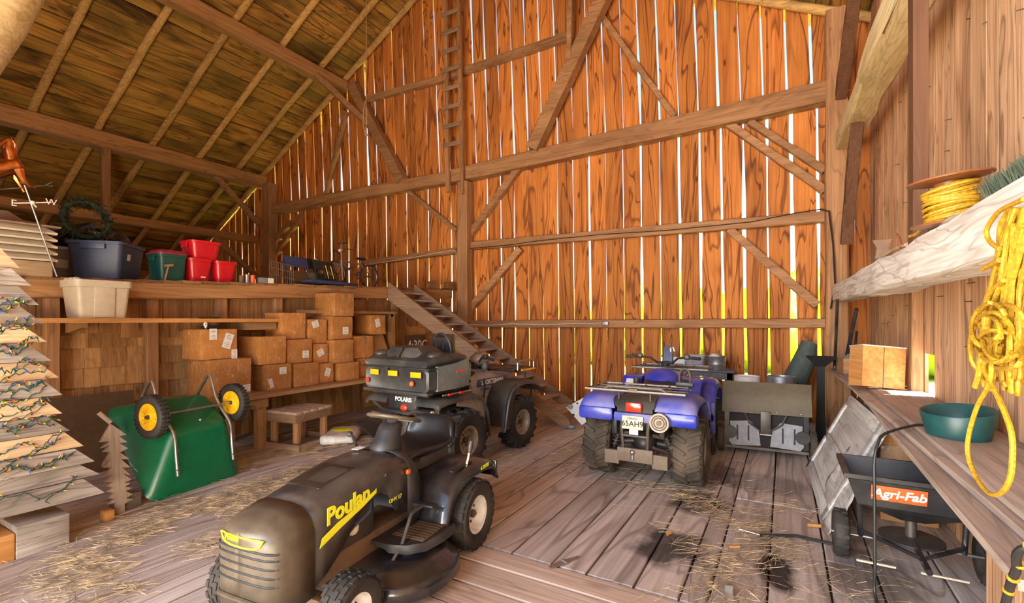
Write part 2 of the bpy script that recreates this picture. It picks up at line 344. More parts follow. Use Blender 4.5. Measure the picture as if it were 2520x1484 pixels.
    def build(s, name, mat, parent=None, smooth=True, sharp=40, sub=0, solid=0):
        bm = s.bm; bmesh.ops.recalc_face_normals(bm, faces=bm.faces)
        if smooth:
            for f in bm.faces: f.smooth = True
            for e in bm.edges:
                if len(e.link_faces) == 2 and e.calc_face_angle(0) > R(sharp): e.smooth = False
        me = bpy.data.meshes.new(name); bm.to_mesh(me); bm.free()
        me.materials.append(M[mat] if isinstance(mat, str) else mat)
        o = bpy.data.objects.new(name, me); COL.objects.link(o)
        if parent is not None: o.parent = parent
        if solid:
            k = o.modifiers.new('solid', 'SOLIDIFY'); k.thickness = solid; k.offset = 0
        if sub:
            k = o.modifiers.new('sub', 'SUBSURF'); k.levels = sub; k.render_levels = sub
        return o
def empty(name, loc=(0, 0, 0), rz=0.):
    o = bpy.data.objects.new(name, None); COL.objects.link(o); o.empty_display_size = .1
    o.location = loc; o.rotation_euler = (0, 0, rz); return o
def tag(o, label, cat, group=None, kind=None):
    o['label'] = label; o['category'] = cat
    if group: o['group'] = group
    if kind: o['kind'] = kind
    return o
def struct(name):
    o = empty(name); o['kind'] = 'structure'; return o
def copytree(o, parent=None):
    c = o.copy(); COL.objects.link(c)
    if parent is not None: c.parent = parent
    for ch in list(o.children): copytree(ch, c)
    return c
def text_obj(txt, size, mtx, mat, parent, name='lettering', ext=.0015, shear=0., bold=0., sx=1.):
    cu = bpy.data.curves.new('t', 'FONT'); cu.body = txt; cu.size = size; cu.extrude = ext; cu.shear = shear; cu.offset = bold
    cu.align_x = 'CENTER'; cu.align_y = 'CENTER'; cu.resolution_u = 3
    t = bpy.data.objects.new('t', cu); COL.objects.link(t)
    dg = bpy.context.evaluated_depsgraph_get(); dg.update()
    me = bpy.data.meshes.new_from_object(t.evaluated_get(dg)); bpy.data.objects.remove(t); bpy.data.curves.remove(cu)
    me.transform(mtx @ Matrix.Diagonal((sx, 1, 1, 1))); me.materials.clear(); me.materials.append(M[mat]); me.name = name
    o = bpy.data.objects.new(name, me); COL.objects.link(o); o.parent = parent; return o
def timber(name, p0, p1, w, h, mat, parent, seg=6, jit=.008, up=Vector((0, 0, 1))):
    """hewn beam: w across, h up, slightly uneven"""
    p0, p1 = Vector(p0), Vector(p1); m = frame(p0, p1, up); L = (p1 - p0).length; mb = MB(); rings = []
    ch = min(w, h) * .08
    prof = [(-w/2+ch, -h/2), (w/2-ch, -h/2), (w/2, -h/2+ch), (w/2, h/2-ch), (w/2-ch, h/2), (-w/2+ch, h/2), (-w/2, h/2-ch), (-w/2, -h/2+ch)]
    for i in range(seg + 1):
        z = L * i / seg
        rings.append([m @ Vector((x + rng.uniform(-jit, jit), y + rng.uniform(-jit, jit), z)) for x, y in prof])
    mb.loft(rings); return mb.build(name, mat, parent, sharp=25)
# ================================================================ SETTING
YG = 8.85; XR = 1.10; RX, RZ = -6.5, 9.8; SL, SR = .565, .502
def roofz(x): return RZ - (SL * (RX - x) if x < RX else SR * (x - RX))
def loftz(y): return 1.96 + .038 * y
# ---- floor
floor = struct('floor')
def plank(name, x0, x1, y0, y1, z, t, mat, par, j=.004):
    mb = MB(); n = 5; along_y = (y1 - y0) > (x1 - x0); rings = []
    dz0, dz1 = rng.uniform(-.004, .003), rng.uniform(-.004, .003)
    for i in range(n + 1):
        f = i / n; dz = dz0 + (dz1 - dz0) * f
        if along_y:
            y = y0 + (y1 - y0) * f; a = x0 + rng.uniform(0, j); b = x1 - rng.uniform(0, j)
            rings.append([(a, y, z - t), (b, y, z - t), (b, y, z + dz - .004), (b - .006, y, z + dz), (a + .006, y, z + dz), (a, y, z + dz - .004)])
        else:
            x = x0 + (x1 - x0) * f; a = y0 + rng.uniform(0, j); b = y1 - rng.uniform(0, j)
            rings.append([(x, a, z - t), (x, b, z - t), (x, b, z + dz - .004), (x, b - .006, z + dz), (x, a + .006, z + dz), (x, a, z + dz - .004)])
    mb.loft(rings); return mb.build(name, mat, par, sharp=30)
x = -6.62
while x < 1.12:
    w = rng.uniform(.24, .36); x1 = min(x + w, 1.14); g = .0045
    if x < -1.951 and x1 > -1.95: x1 = -1.95
    if x >= -1.951 and x < -.39:
        if x1 > -.38: x1 = -.38
        c = rng.uniform(5.6, 7.4); plank('floor_board', x + g, x1 - g, 2.86, c, 0, .05, 'floor', floor); plank('floor_board', x + g, x1 - g, c + .012, 8.84, 0, .05, 'floor', floor)
    elif -.39 <= x < .2:
        plank('floor_board', x + g, x1 - g, -1.5, 4.72, 0, .05, 'floor', floor); plank('floor_board', x + g, x1 - g, 4.74, 8.84, 0, .05, 'floor', floor)
    else:
        c = rng.uniform(2.2, 6.)
        plank('floor_board', x + g, x1 - g, -1.5, c, 0, .05, 'floor', floor); plank('floor_board', x + g, x1 - g, c + .012, 8.84, 0, .05, 'floor', floor)
    x = x1
y = 2.845
while y > -1.5:
    w = rng.uniform(.19, .30)
    plank('floor_board', -1.94, -.39, max(-1.5, y - w) + .006, y - .006, .001, .05, 'floor_x', floor); y -= w
mb = MB(); mb.box2((-6.7, -1.6, -.16), (1.16, 8.9, -.06)); mb.build('subfloor', 'brown_sheet', floor)

# ---- gable wall of upright boards with daylight gaps
wall = struct('wall_back')
LOW = [(565, 1.5), (580, 1.6), (596, 2), (611, 1.8), (627, 2.2), (653, .6), (675, 2), (694, 1.5), (714.5, 2), (734, 2.4), (753, 1.8), (773, 1.8), (793, 2.2), (815, 3.2), (836, 1), (858, 2.2), (880.6, 1.8), (903, 2.4), (926.6, 1.4), (951, 2.2), (976, 2), (1001.6, 2), (1027.5, 2.6), (1054.5, 2.6), (1082, 1.8), (1111, 2.6), (1141, .8), (1170, 1.3), (1200, 2.2), (1232.7, 3), (1266, 2.8), (1300, 2), (1335.6, 1.6), (1373, 2.8), (1411, 2.4), (1451, 4.2), (1492, 1.4), (1534.6, 2.6), (1579, 5.6), (1625, 3), (1673, 6.5), (1724, 7.5), (1777, 5.5), (1832, 7.5), (1890, 6), (1950, 13), (2014, 8), (2052, .6), (2104, .6), (2160, .6)]
UP = [(653, .6), (675.6, 2.2), (694, 1.2), (714, 2.4), (733.6, 2.4), (753, 2), (774, 1.6), (794, 3), (817, 2.2), (839, 5), (860, 2.8), (881.5, 1.2), (905, 4), (927, 2), (951.6, 1.6), (974, 1.6), (1000, 2), (1026, 1.8), (1052, 1.4), (1079.5, 2), (1107, 2), (1135, .8), (1168, 3), (1198, 2.8), (1230, 2.2), (1263, 3.2), (1297, 3.4), (1332, 3.6), (1370, 3.6), (1408, 2.4), (1448, 3), (1488, 3.2), (1530, 1.4), (1573, 5), (1620, 6), (1667, 2.4), (1716, 5), (1766, 6.5), (1821, 3.2), (1877, 4.5), (1936, 6), (1998, 6.5), (2048, .6), (2104, .6), (2160, .6)]
class Gap:
    def __init__(s, px, w, yr, lean, seed):
        a = onY(px, yr, YG); b = onY(px - lean * 300, yr - 300, YG); s.seed = seed
        s.x0, s.z0 = a.x, a.z; s.k = (b.x - a.x) / (b.z - a.z)
        s.w = onY(px + w / 2, yr, YG).x - onY(px - w / 2, yr, YG).x; s.big = w > 2.5
    def c(s, z): return s.x0 + s.k * (z - s.z0) + .010 * noise.noise(Vector((z * .8, s.seed * 3.1, 0)))
    def hw(s, z):
        f = 1 + 1.1 * noise.noise(Vector((z * .75 + 4, s.seed * 7.7, 2)))
        return max(.0009, s.w * .5 * f)
def board(name, gl, gr, z0, ztop, par, n=10):
    xa, xb = gl.c(5), gr.c(5); rings = []; tw = rng.uniform(-.006, .006)
    for i in range(n + 1):
        def pt(g, sgn, i=i):
            zt = ztop(g.c(6)); z = z0 + (zt - z0) * i / n
            return g.c(z) + sgn * g.hw(z), z
        (l, zl), (r, zr) = pt(gl, 1), pt(gr, -1)
        rings.append([(l, YG + tw, zl), (r, YG - tw, zr), (r, YG + .026 - tw, zr), (l, YG + .026 + tw, zl)])
    return MB().loft(rings).build(name, 'siding', par, sharp=30)
L = [Gap(p, w, 600, .011, i) for i, (p, w) in enumerate(LOW)]
U = [Gap(p, w, 400 if p < 1120 else 300 if p < 1500 else 220, .034, 100 + i) for i, (p, w) in enumerate(UP)]
tieA, tieB = onY(655, 522, YG), onY(2030, 235, YG)
def tiez(x): return tieA.z + (tieB.z - tieA.z) * (x - tieA.x) / (tieB.x - tieA.x)
for a, b in zip(L[5:-1], L[6:]): board('board', a, b, -.04, tiez, wall)
for a, b in zip(U[:-1], U[1:]): board('board', a, b, tiez(a.c(5)) + .012, lambda q: roofz(q) + .12, wall)
for a, b in zip(L[:5], L[1:6]): board('board', a, b, 1.9, lambda q: roofz(q) + .05, wall)
gx = L[0]
for k in range(12):                                        # on into the far aisle, hidden low corner
    class G2(Gap):
        def __init__(s, x, sd): s.x0, s.z0, s.k, s.w, s.seed = x, 3, 0, .004, sd
    nx = G2(gx.x0 - .34, 300 + k)
    if nx.x0 < -19.6: break
    board('board', nx, gx, 1.2, lambda q: roofz(q) + .05, wall, 4); gx = nx
YT = 8.705
def gt(name, a, b, w=.2, h=.2, Y=YT, mat='timber_x', par=None, seg=8, jit=.008):
    return timber(name, onY(*a, Y), onY(*b, Y), w, h, mat, par or wall, seg, jit, up=Vector((0, 0, 1)))
gt('tie_beam', (655, 520), (1120, 436), .26, .26, jit=.014); gt('tie_beam', (1118, 436), (2032, 231), .26, .30, jit=.012)
gt('girt', (897, 248), (1090, 194), .14, .14, 8.77); gt('girt', (1090, 194), (1398, 90), .14, .15, 8.77)
gt('girt', (900, 647), (1125, 617), .14, .13, 8.77); gt('girt', (1150, 606), (2030, 534), .16, .17, 8.76)
gt('girt', (1150, 797), (2034, 796), .16, .15, 8.76)
def gpost(name, px, z0, z1, w, d, Y, mat='timber_z'):
    c = onY(px, 700, Y); return timber(name, (c.x, Y + d / 2 - .0, z0), (c.x, Y + d / 2, z1), w, d, mat, wall, 8, .006, up=Vector((0, 1, 0)))
gpost('post', 1136, 0, 4.62, .26, .26, 8.52); gpost('post', 653, 2.15, 5.55, .34, .30, 8.5)
timber('post', (.68, 8.62, 0), (.68, 8.62, 6.2), .28, .28, 'timber_z', wall, 10, .012, up=Vector((0, 1, 0)))
gt('queen_post', (868, 210), (990, 445), .24, .24, 8.6); gt('queen_post', (1492, -20), (1312, 368), .24, .26, 8.58)
gt('strut', (1405, -10), (1401, 145), .1, .1, 8.5)
for a, b, w in (((852, 275), (800, 490), .11), ((1478, 35), (1660, 288), .10), ((1280, 410), (1150, 588), .14), ((1282, 612), (1150, 770), .14), ((1005, 470), (1125, 568), .10),
                ((742, 530), (668, 645), .13), ((715, 545), (665, 612), .13), ((1790, 303), (2030, 470), .12), ((1845, 300), (2030, 420), .11), ((1795, 565), (2010, 752), .13)):
    gt('brace', a, b, w, w, 8.77)
timber('brace', onX(765, 172, -9.96), onY(908, 308, 8.5), .14, .14, 'timber_x', wall)
timber('brace', onX(528, 430, -13.5), onY(642, 556, 8.55), .13, .13, 'timber_x', wall)
timber('brace', onX(528, 585, -13.5), onY(640, 688, 8.55), .13, .13, 'timber_x', wall)
# electrical cable and outlet stapled along the girts
mb = MB(); mb.tube([onY(*p, 8.685) for p in ((900, 652), (1000, 637), (1112, 616), (1122, 618), (1128, 700), (1130, 775))], .009, 6)
mb.tube([onY(*p, 8.668) for p in ((1155, 798), (1200, 800), (1260, 797), (1340, 799), (1420, 796), (1465, 796), (1480, 794))], .008, 6); mb.build('cable', 'white_cable', wall)
mb = MB(); mb.tube([onY(*p, 8.665) for p in ((1130, 614), (1250, 603), (1330, 592), (1480, 577), (1640, 567), (1850, 546), (1960, 524), (2020, 515))], .008, 6)
mb.tube([onY(2020, 515, 8.66), onY(2040, 520, 8.4), onY(2050, 600, 8.4), onY(2055, 700, 8.42), onY(2044, 760, 8.42)], .012, 6); mb.build('cable', 'black_cord', wall)
q = onY(1490, 796, 8.65); mb = MB(); mb.box(q, (.11, .06, .075), bev=.006); ob = mb.build('outlet_box', 'galv', wall)
mb = MB()
for dx in (-.022, .022): mb.cyl(q + Vector((dx, -.028, 0)), q + Vector((dx, -.036, 0)), .015, seg=10)
mb.build('socket', 'frost', ob)

# ---- roof
ceil = struct('ceiling')
def roof_side(sgn, xend, wmin, wmax, cuts):
    s = SL if sgn < 0 else SR; dx = Vector((sgn, 0, -s)).normalized(); nrm = Vector((s * sgn, 0, 1)).normalized()
    Ls = abs(xend - RX) * math.sqrt(1 + s * s); d = 0.; base = Vector((RX, 0, RZ)) + nrm * .13
    while d < Ls:
        w = rng.uniform(wmin, wmax); ys = [-1.9] + ([rng.choice((3.7, 4.78, 5.86))] if cuts else []) + [9.3]
        for ya, yb in zip(ys[:-1], ys[1:]):
            lift = rng.uniform(0, .012); rings = []
            for i in range(6):
                y = ya + .004 + (yb - ya - .008) * i / 5; e0, e1 = d + .006 + rng.uniform(0, .012), d + w - .006 - rng.uniform(0, .012); li = lift + rng.uniform(-.003, .003)
                P = lambda e, h: base + dx * e + nrm * h + Vector((0, y, 0))
                rings.append([P(e0, li), P(e1, li - .004), P(e1, li + .024), P(e0, li + .024)])
            MB().loft(rings).build('roof_board', 'ceil', ceil, sharp=30)
        d += w
    a = base + nrm * .045; b = base + dx * Ls + nrm * .045
    mb = MB(); mb.loft([[(p.x, yy, p.z) for yy in (-2.0, 9.5)] + [((p + nrm * .03).x, yy, (p + nrm * .03).z) for yy in (9.5, -2.0)] for p in (a, b)]); mb.build('roof_shingles', 'shingle_roof', ceil)
    for yy in (-.7, .4, 1.5, 2.6, 3.7, 4.78, 5.86, 6.94, 7.98, 8.74):
        pts = []; rr = []; bx = rng.uniform(-.03, .03)
        for i in range(15):
            f = i / 14; p = Vector((RX, yy, RZ)) + dx * (Ls * f) + nrm * .06
            pts.append(p + Vector((0, rng.uniform(-.02, .02), 0)) + nrm * rng.uniform(-.008, .008)); rr.append(.072 + rng.uniform(-.006, .006))
        if yy > 8.5: pts = [Vector((p.x, 8.74, p.z)) for p in pts]
        MB().tube(pts, rr, 9).build('rafter', 'rafter', ceil, sharp=60)
roof_side(-1, -19.8, .24, .36, True); roof_side(1, 1.2, .2, .3, False)
mb = MB(); mb.loft([[(RX - .5, y, RZ - .5 * SL + .15), (RX, y, RZ + .15), (RX + .5, y, RZ - .5 * SR + .15), (RX + .5, y, RZ - .5 * SR + .24), (RX, y, RZ + .26), (RX - .5, y, RZ - .5 * SL + .24)] for y in (-2.0, 9.5)]); mb.build('ridge_cap', 'shingle_roof', ceil)
timber('purlin', (-9.96, -1.9, 7.64), (-9.96, 8.66, 7.64), .26, .30, 'timber_y', ceil, 10, .010)
timber('purlin', (-13.5, -1.9, 5.68), (-13.5, 8.75, 5.68), .32, .36, 'timber_y', ceil, 10, .010)
timber('purlin', (-3.0, -1.9, 7.64), (-3.0, 8.66, 7.64), .26, .30, 'timber_y', ceil, 10, .010)
timber('aisle_girt', (-13.5, -1.5, 3.95), (-13.5, 8.5, 3.95), .22, .20, 'timber_y', ceil, 8, .008)
timber('strut', (-13.5, 4.92, 2.0), (-13.5, 4.92, 5.5), .16, .16, 'timber_z', ceil)
# rounded log brace crossing the top left corner, close to the photographer
pts = [onX(*p, -3.3) for p in ((-305, 250), (-155, 100), (-70, -15), (-18, -92), (20, -190), (48, -340), (65, -480))]
mb = MB(); mb.tube(pts, [.20, .21, .21, .2, .19, .19, .19], 12); mb.build('log_brace', 'hewn_y', ceil, sharp=70)

# ---- right hand wall
wr = struct('wall_right')
y = -1.6
edges = []
while y < 8.9:
    w = rng.uniform(.13, .30)
    if y < 5.28 and y + w > 5.10: w = 5.28 - y
    elif abs(y - 5.28) < 1e-6: w = .31
    edges.append((y, min(8.9, y + w))); y += w
for (a, b) in edges:
    segs = [(0, 6.4)] if not (a > 5.2 and a < 5.4) else [(0, .94), (1.30, 6.4)]
    for z0, z1 in segs:
        rings = []; tw = rng.uniform(-.003, .001); off = rng.uniform(0, .004)
        for i in range(9):
            z = z0 + (z1 - z0) * i / 8; e = [rng.uniform(0, .006) for _ in range(2)]
            rings.append([(XR + off - tw, a + .002 + e[0], z), (XR + off + tw, b - .002 - e[1], z), (XR + off + .026, b - .002 - e[1], z), (XR + off + .026, a + .002 + e[0], z)])
        MB().loft(rings).build('board', 'right', wr, sharp=30)
mb = MB()
mb.box2((XR + .05, -1.6, -.1), (XR + .08, 5.22, 6.4)); mb.box2((XR + .05, 6.35, -.1), (XR + .08, 9.0, 6.4)); mb.box2((XR + .05, 5.22, 1.42), (XR + .08, 6.35, 6.4)); mb.box2((XR + .05, 5.22, -.1), (XR + .08, 6.35, .86))
mb.build('light_block_backing', 'black_cloth', wr)  # unseen backing added to block daylight, black to keep board gaps dark
timber('wall_beam', (.735, -1.2, 1.865), (.735, 8.45, 1.985), .25, .235, 'hewn', wr, 22, .014)
timber('wall_beam', (.79, -1.2, 3.55), (.79, 8.45, 4.22), .26, .25, 'hewn_y', wr, 18, .02)
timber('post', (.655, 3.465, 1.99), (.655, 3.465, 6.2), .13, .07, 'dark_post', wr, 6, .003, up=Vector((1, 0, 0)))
timber('post', (1.055, 5.69, 0), (1.055, 5.69, 6.2), .17, .09, 'timber_z', wr, 6, .003, up=Vector((1, 0, 0)))
timber('post', (1.055, 1.62, 0), (1.055, 1.62, 6.2), .17, .09, 'timber_z', wr, 6, .003, up=Vector((1, 0, 0)))
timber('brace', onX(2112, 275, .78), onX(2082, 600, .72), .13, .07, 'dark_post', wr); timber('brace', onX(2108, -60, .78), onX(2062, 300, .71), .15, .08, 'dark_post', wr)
mb = MB()
for i in range(46):
    yy = rng.uniform(2.3, 8.2); zz = rng.uniform(1.1, 4.2)
    mb.tube([(XR, yy, zz), (XR - rng.uniform(.02, .045), yy + rng.uniform(-.01, .01), zz - rng.uniform(0, .008))], .0035, 5)
nl = mb.build('nail', 'dark_steel', wr); nl['kind'] = 'stuff'

# ---- front wall with the open doorway (behind the photographer)
wf = struct('wall_front')
mb = MB()
mb.box2((-20, -1.75, -.1), (-4.1, -1.7, 5)); mb.box2((-20, -1.75, 5), (1.2, -1.7, 10)); mb.box2((.75, -1.75, -.1), (1.2, -1.7, 5))
mb.build('front_boarding', 'siding', wf)

# ---- left: wall under the loft, loft floor
wl = struct('wall_left')
XL = -6.62
mb = MB(); mb.box2((XL - .06, -1.6, -.1), (XL - .03, 8.85, 1.9)); mb.build('sheathing', 'loftwall', wl)
y = -1.0
while y < 8.75:                                            # upright boards above the shelf line
    w = rng.uniform(.14, .27); b = min(8.8, y + w)
    MB().box2((XL - .03, y + .003, 1.35), (XL - .008 + rng.uniform(-.006, .006), b - .003, 1.98)).build('board', 'loftwall', wl); y += w
z = .0; row = 0
while z < 1.4:                                             # shingles below
    y = -.4 + (row % 2) * .06; h = .215
    while y < 8.75:
        w = rng.uniform(.11, .27); b = min(8.8, y + w); t0, t1 = .032 + rng.uniform(0, .01), .010
        rings = [[(XL - .03, y + .003, z), (XL - .03, b - .003, z), (XL - .03, b - .003, z + h + .05), (XL - .03, y + .003, z + h + .05)]]
        MB().loft([[(XL - .03, y + .002, z), (XL - .03 + t0, y + .002, z + rng.uniform(-.006, .006)), (XL - .03 + t1, y + .002, z + h + .02), (XL - .03, y + .002, z + h + .02)],
                   [(XL - .03, b - .002, z), (XL - .03 + t0, b - .002, z + rng.uniform(-.006, .006)), (XL - .03 + t1, b - .002, z + h + .02), (XL - .03, b - .002, z + h + .02)]]).build('shingle', 'shingle', wl, smooth=False)
        y += w
    z += h; row += 1
for px in (130, 376, 548, 686, 880, 975):
    q = onX(px, 750, -6.5); timber('stud', (-6.535, q.y, 0), (-6.535, q.y, loftz(q.y) - .16), .12, .09, 'timber_z', wl, 5, .003, up=Vector((1, 0, 0)))
lf = struct('floor_loft')
mb_p0, mb_p1 = Vector((-6.53, -1.4, loftz(-1.4) - .115)), Vector((-6.53, 8.6, loftz(8.6) - .115))
timber('loft_beam', mb_p0, mb_p1, .2, .20, 'timber_y', lf, 14, .012)
y = -1.4
while y < 8.82:
    w = rng.uniform(.16, .34); b = min(8.84, y + w); z = loftz((y + b) / 2); e = -6.40 + rng.uniform(-.05, .03); t = .028 + rng.uniform(0, .008)
    MB().loft([[(xx, y + .003, z - t), (xx, b - .003, z - t), (xx, b - .003, z + rng.uniform(-.003, .003)), (xx, y + .003, z + rng.uniform(-.003, .003))] for xx in (e, -8, -10, -14, -19.7)]).build('deck_board', 'loftdeck', lf, smooth=False); y += w
# ---- outside: yard, grass and a sunlit hedge beyond the gable
yard = struct('ground'); 
mb = MB(); mb.box2((-90, 9.4, -.62), (90, 120, -.58)); mb.build('grass_field', 'grass', yard)
mb = MB(); mb.box2((-90, -90, -.62), (90, 9.4, -.58)); mb.build('yard_gravel', 'gravel', yard)
mb = MB()
for i in range(260):
    hx = rng.uniform(-9.5, 8); hz = rng.uniform(.2, 2.9 + 1.0 * noise.noise(Vector((hx * .3, 0, 0)))); r = rng.uniform(.6, 1.1)
    mb.ball((hx, 24 + rng.uniform(-1.2, 1.2), hz), (r, r, r * .9), 2)
for v in mb.bm.verts: v.co += noise.noise_vector(v.co * 2.2) * .45
hd = mb.build('hedge', 'leaf', None); tag(hd, 'sunlit leafy hedge seen through the gaps between the gable boards', 'hedge', kind='stuff')
# ================================================================ LEFT SIDE: bench, cartons, shelf, loft goods
V = Vector
I4 = Matrix.Identity(4)
def at(x, y, z=0, rz=0.): return Matrix.Translation((x, y, z)) @ rotm('Z', rz)
# ---- long bench under the cartons
BZ = .68
t = tag(empty('work_bench', (-6.0, 4.8, 0)), 'long rough wooden bench carrying the wrapped cartons along the left wall', 'bench')
inv = Matrix.Translation((6.0, -4.8, 0))
def bw(mb, name, mat, par, **k): return mb.xf(inv).build(name, mat, par, **k)
for i, (a, b) in enumerate(((-6.42, -6.14), (-6.13, -5.84), (-5.83, -5.55))):
    mb = MB(); n = 10; rings = []
    for k in range(n + 1):
        y = 2.62 + 4.4 * k / n + (0 if i < 2 else .1); rings.append([(a, y, BZ - .042), (b + rng.uniform(-.01, .01), y, BZ - .042), (b + rng.uniform(-.012, .006), y, BZ), (a, y, BZ)])
    mb.loft(rings); bw(mb, 'plank', 'bench', t)
for (x, y) in ((-5.66, 3.62), (-5.66, 6.75), (-6.32, 3.62), (-6.32, 6.75)):
    bw(MB().box2((x - .05, y - .055, 0), (x + .05, y + .055, .635), bev=.006), 'leg', 'benchz', t)
for y in (3.62, 6.75): bw(MB().box2((-6.42, y - .095, .50), (-5.58, y - .056, .637), bev=.005), 'cross_rail', 'bench', t)
bw(MB().prism([(-.26, .0), (.06, .0), (.06, -.12), (-.02, -.12), (-.26, -.03)], .035, Matrix.Translation((-5.60, 3.62, .637)) @ rotm('Z', R(90)) @ rotm('X', R(90))), 'bracket', 'bench', t)
# ---- cartons
CN = [0]
def carton_box(y0, y1, z0, z1, xf, dep, label, mat='carton', labels=(), rot=0., tape=True, skew=0., bulge=.008):
    t = tag(empty('cardboard_box', (xf - dep / 2, (y0 + y1) / 2, z0), rot), label, 'box', 'wrapped cartons on the bench')
    w, h = y1 - y0, z1 - z0; mb = MB(); m = 5
    mb.box((0, 0, h / 2), (dep, w, h), bev=.014, seg=2)
    bmesh.ops.subdivide_edges(mb.bm, edges=[e for e in mb.bm.edges if e.calc_length() > .15], cuts=3, use_grid_fill=True)
    for v in mb.bm.verts:
        k = noise.noise_vector(v.co * 6 + V((CN[0] * 3.3, y0 * 5, z0))); f = min(1., v.co.z / .05) * min(1., (h - v.co.z) / .05 if v.co.z < h - .001 else 0)
        v.co.x += k.x * bulge; v.co.y += k.y * bulge + skew * v.co.z * 0; v.co.z += k.z * bulge * f * .5
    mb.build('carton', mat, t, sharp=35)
    if tape:
        MB().box2((-dep / 2 - .001, -.028, h - .003), (dep / 2 + .0085, .028, h + .002)).build('tape', M['carton_dull'], t)
        MB().box2((dep / 2 + .006, -.028, h * .62), (dep / 2 + .0095, .028, h - .004)).build('tape', M['carton_dull'], t)
    for (ly, lz, lw, lh, ang) in labels:
        mt = Matrix.Translation((dep / 2 + .0105, -w / 2 + ly * w, lz * h)) @ rotm('X', ang)
        lb = MB().box((0, 0, 0), (.002, lw, lh), mt).build('shipping_label', 'frost', t)
        mb = MB()
        for k in range(7):
            if k == 3: continue
            mb.box((.0013, 0, -lh * .36 + k * lh * .12), (.0008, lw * (.7 if k % 2 else .5), lh * .035), mt)
        mb.build('print', 'grey_plate', lb)
    CN[0] += 1; return t
S = [
 (3.08, 3.59, .68, 1.13, -5.78, .48, 'largest wrapped carton at the left end of the bottom row on the bench', [(.86, .17, .09, .09, 0)]),
 (3.78, 4.13, .68, 1.02, -5.75, .42, 'bottom row carton right of the largest one, two white labels, torn corner', [(.6, .74, .10, .09, 0), (.12, .3, .05, .12, .3)]),
 (4.17, 4.56, .68, 1.0, -5.75, .42, 'bottom row carton with shiny round bulging wrap and no label', []),
 (4.60, 4.86, .68, .965, -5.80, .40, 'small bottom row carton with one label tilted to the right', [(.55, .55, .09, .12, -.35)]),
 (4.92, 5.31, .68, .95, -5.75, .42, 'bottom row carton partly behind the black cargo trunk', []),
 (5.36, 5.76, .68, .98, -5.85, .4, 'bottom row carton almost hidden behind the trunk lid', []),
 (5.82, 6.22, .68, 1.01, -5.95, .4, 'last bottom row carton hidden behind the trunk, at the right end', []),
 (3.02, 3.45, 1.13, 1.49, -5.85, .40, 'second row carton at far left with four white stickers', [(.32, .84, .085, .13, 0), (.72, .60, .10, .18, -.3), (.9, .15, .07, .11, 0)]),
 (3.70, 4.085, 1.02, 1.385, -5.80, .46, 'second row carton with long side showing and streaky wrap', []),
 (4.125, 4.53, 1.0, 1.33, -5.85, .42, 'second row carton with a label low on its front, below the shelf end', [(.70, .36, .10, .10, 0)]),
 (4.575, 4.845, .965, 1.25, -5.90, .40, 'small second row carton with a label tilted upwards', [(.45, .55, .11, .10, .45)]),
 (4.865, 5.24, .95, 1.30, -5.80, .42, 'second row carton with a plain glossy front above the trunk', []),
 (5.33, 5.74, .98, 1.34, -5.90, .40, 'second row carton right of the plain glossy one, with a seam across', []),
 (5.80, 6.18, 1.01, 1.35, -6.14, .30, 'carton behind the leaning piece of cardboard', []),
 (4.115, 4.50, 1.33, 1.70, -5.95, .38, 'third row carton right behind the end of the shelf plank', []),
 (4.54, 4.865, 1.25, 1.61, -5.95, .38, 'third row carton with a white label tilted at its top left', [(.33, .80, .11, .10, .3)]),
 (4.89, 5.29, 1.30, 1.655, -5.88, .42, 'third row carton with an upright white label, under the topmost box', [(.62, .38, .11, .11, 0)]),
 (5.78, 6.13, 1.35, 1.68, -6.0, .40, 'third row carton at the far right with a slanting label', [(.42, .6, .10, .14, .25)]),
 (4.93, 5.30, 1.655, 2.01, -5.86, .47, 'topmost wrapped carton of the whole pile, touching the loft beam', []),
]
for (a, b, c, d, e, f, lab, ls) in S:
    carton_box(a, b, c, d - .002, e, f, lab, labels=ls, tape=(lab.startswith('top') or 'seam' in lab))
cb = empty('cardboard_piece', (-6.03, 6.02, 1.013)); tag(cb, 'flat dull cardboard piece leaning against the right end of the carton pile', 'cardboard')
MB().box2((-.012, -.2, 0), (.012, .2, .36), rotm('Y', R(-14)) @ rotm('X', R(10)), bev=.004).build('sheet', 'carton_dull', cb)
MB().box2((-.03, -.18, -.012), (.03, .16, .012)).build('folded_flap', 'carton_dull', cb)
# rail with a post at the right end of the pile
t = tag(empty('shelf_frame', (-6.2, 5.6, 0)), 'narrow wooden rail on a post at the right end of the carton pile', 'shelf')
MB().box2((-.04, -1.05, 1.70), (.08, .92, 1.745)).build('rail', 'bench', t); MB().box2((-.04, .80, .682), (.06, .90, 1.70)).build('leg', 'benchz', t); MB().box2((-.16, .80, .682), (-.08, .88, 1.70)).build('leg', 'benchz', t)
MB().box2((-.30, -1.05, 1.66), (-.22, .92, 1.70)).build('back_rail', 'bench', t); MB().box2((-.26, .78, 1.655), (.06, .86, 1.70)).build('cross_piece', 'bench', t)
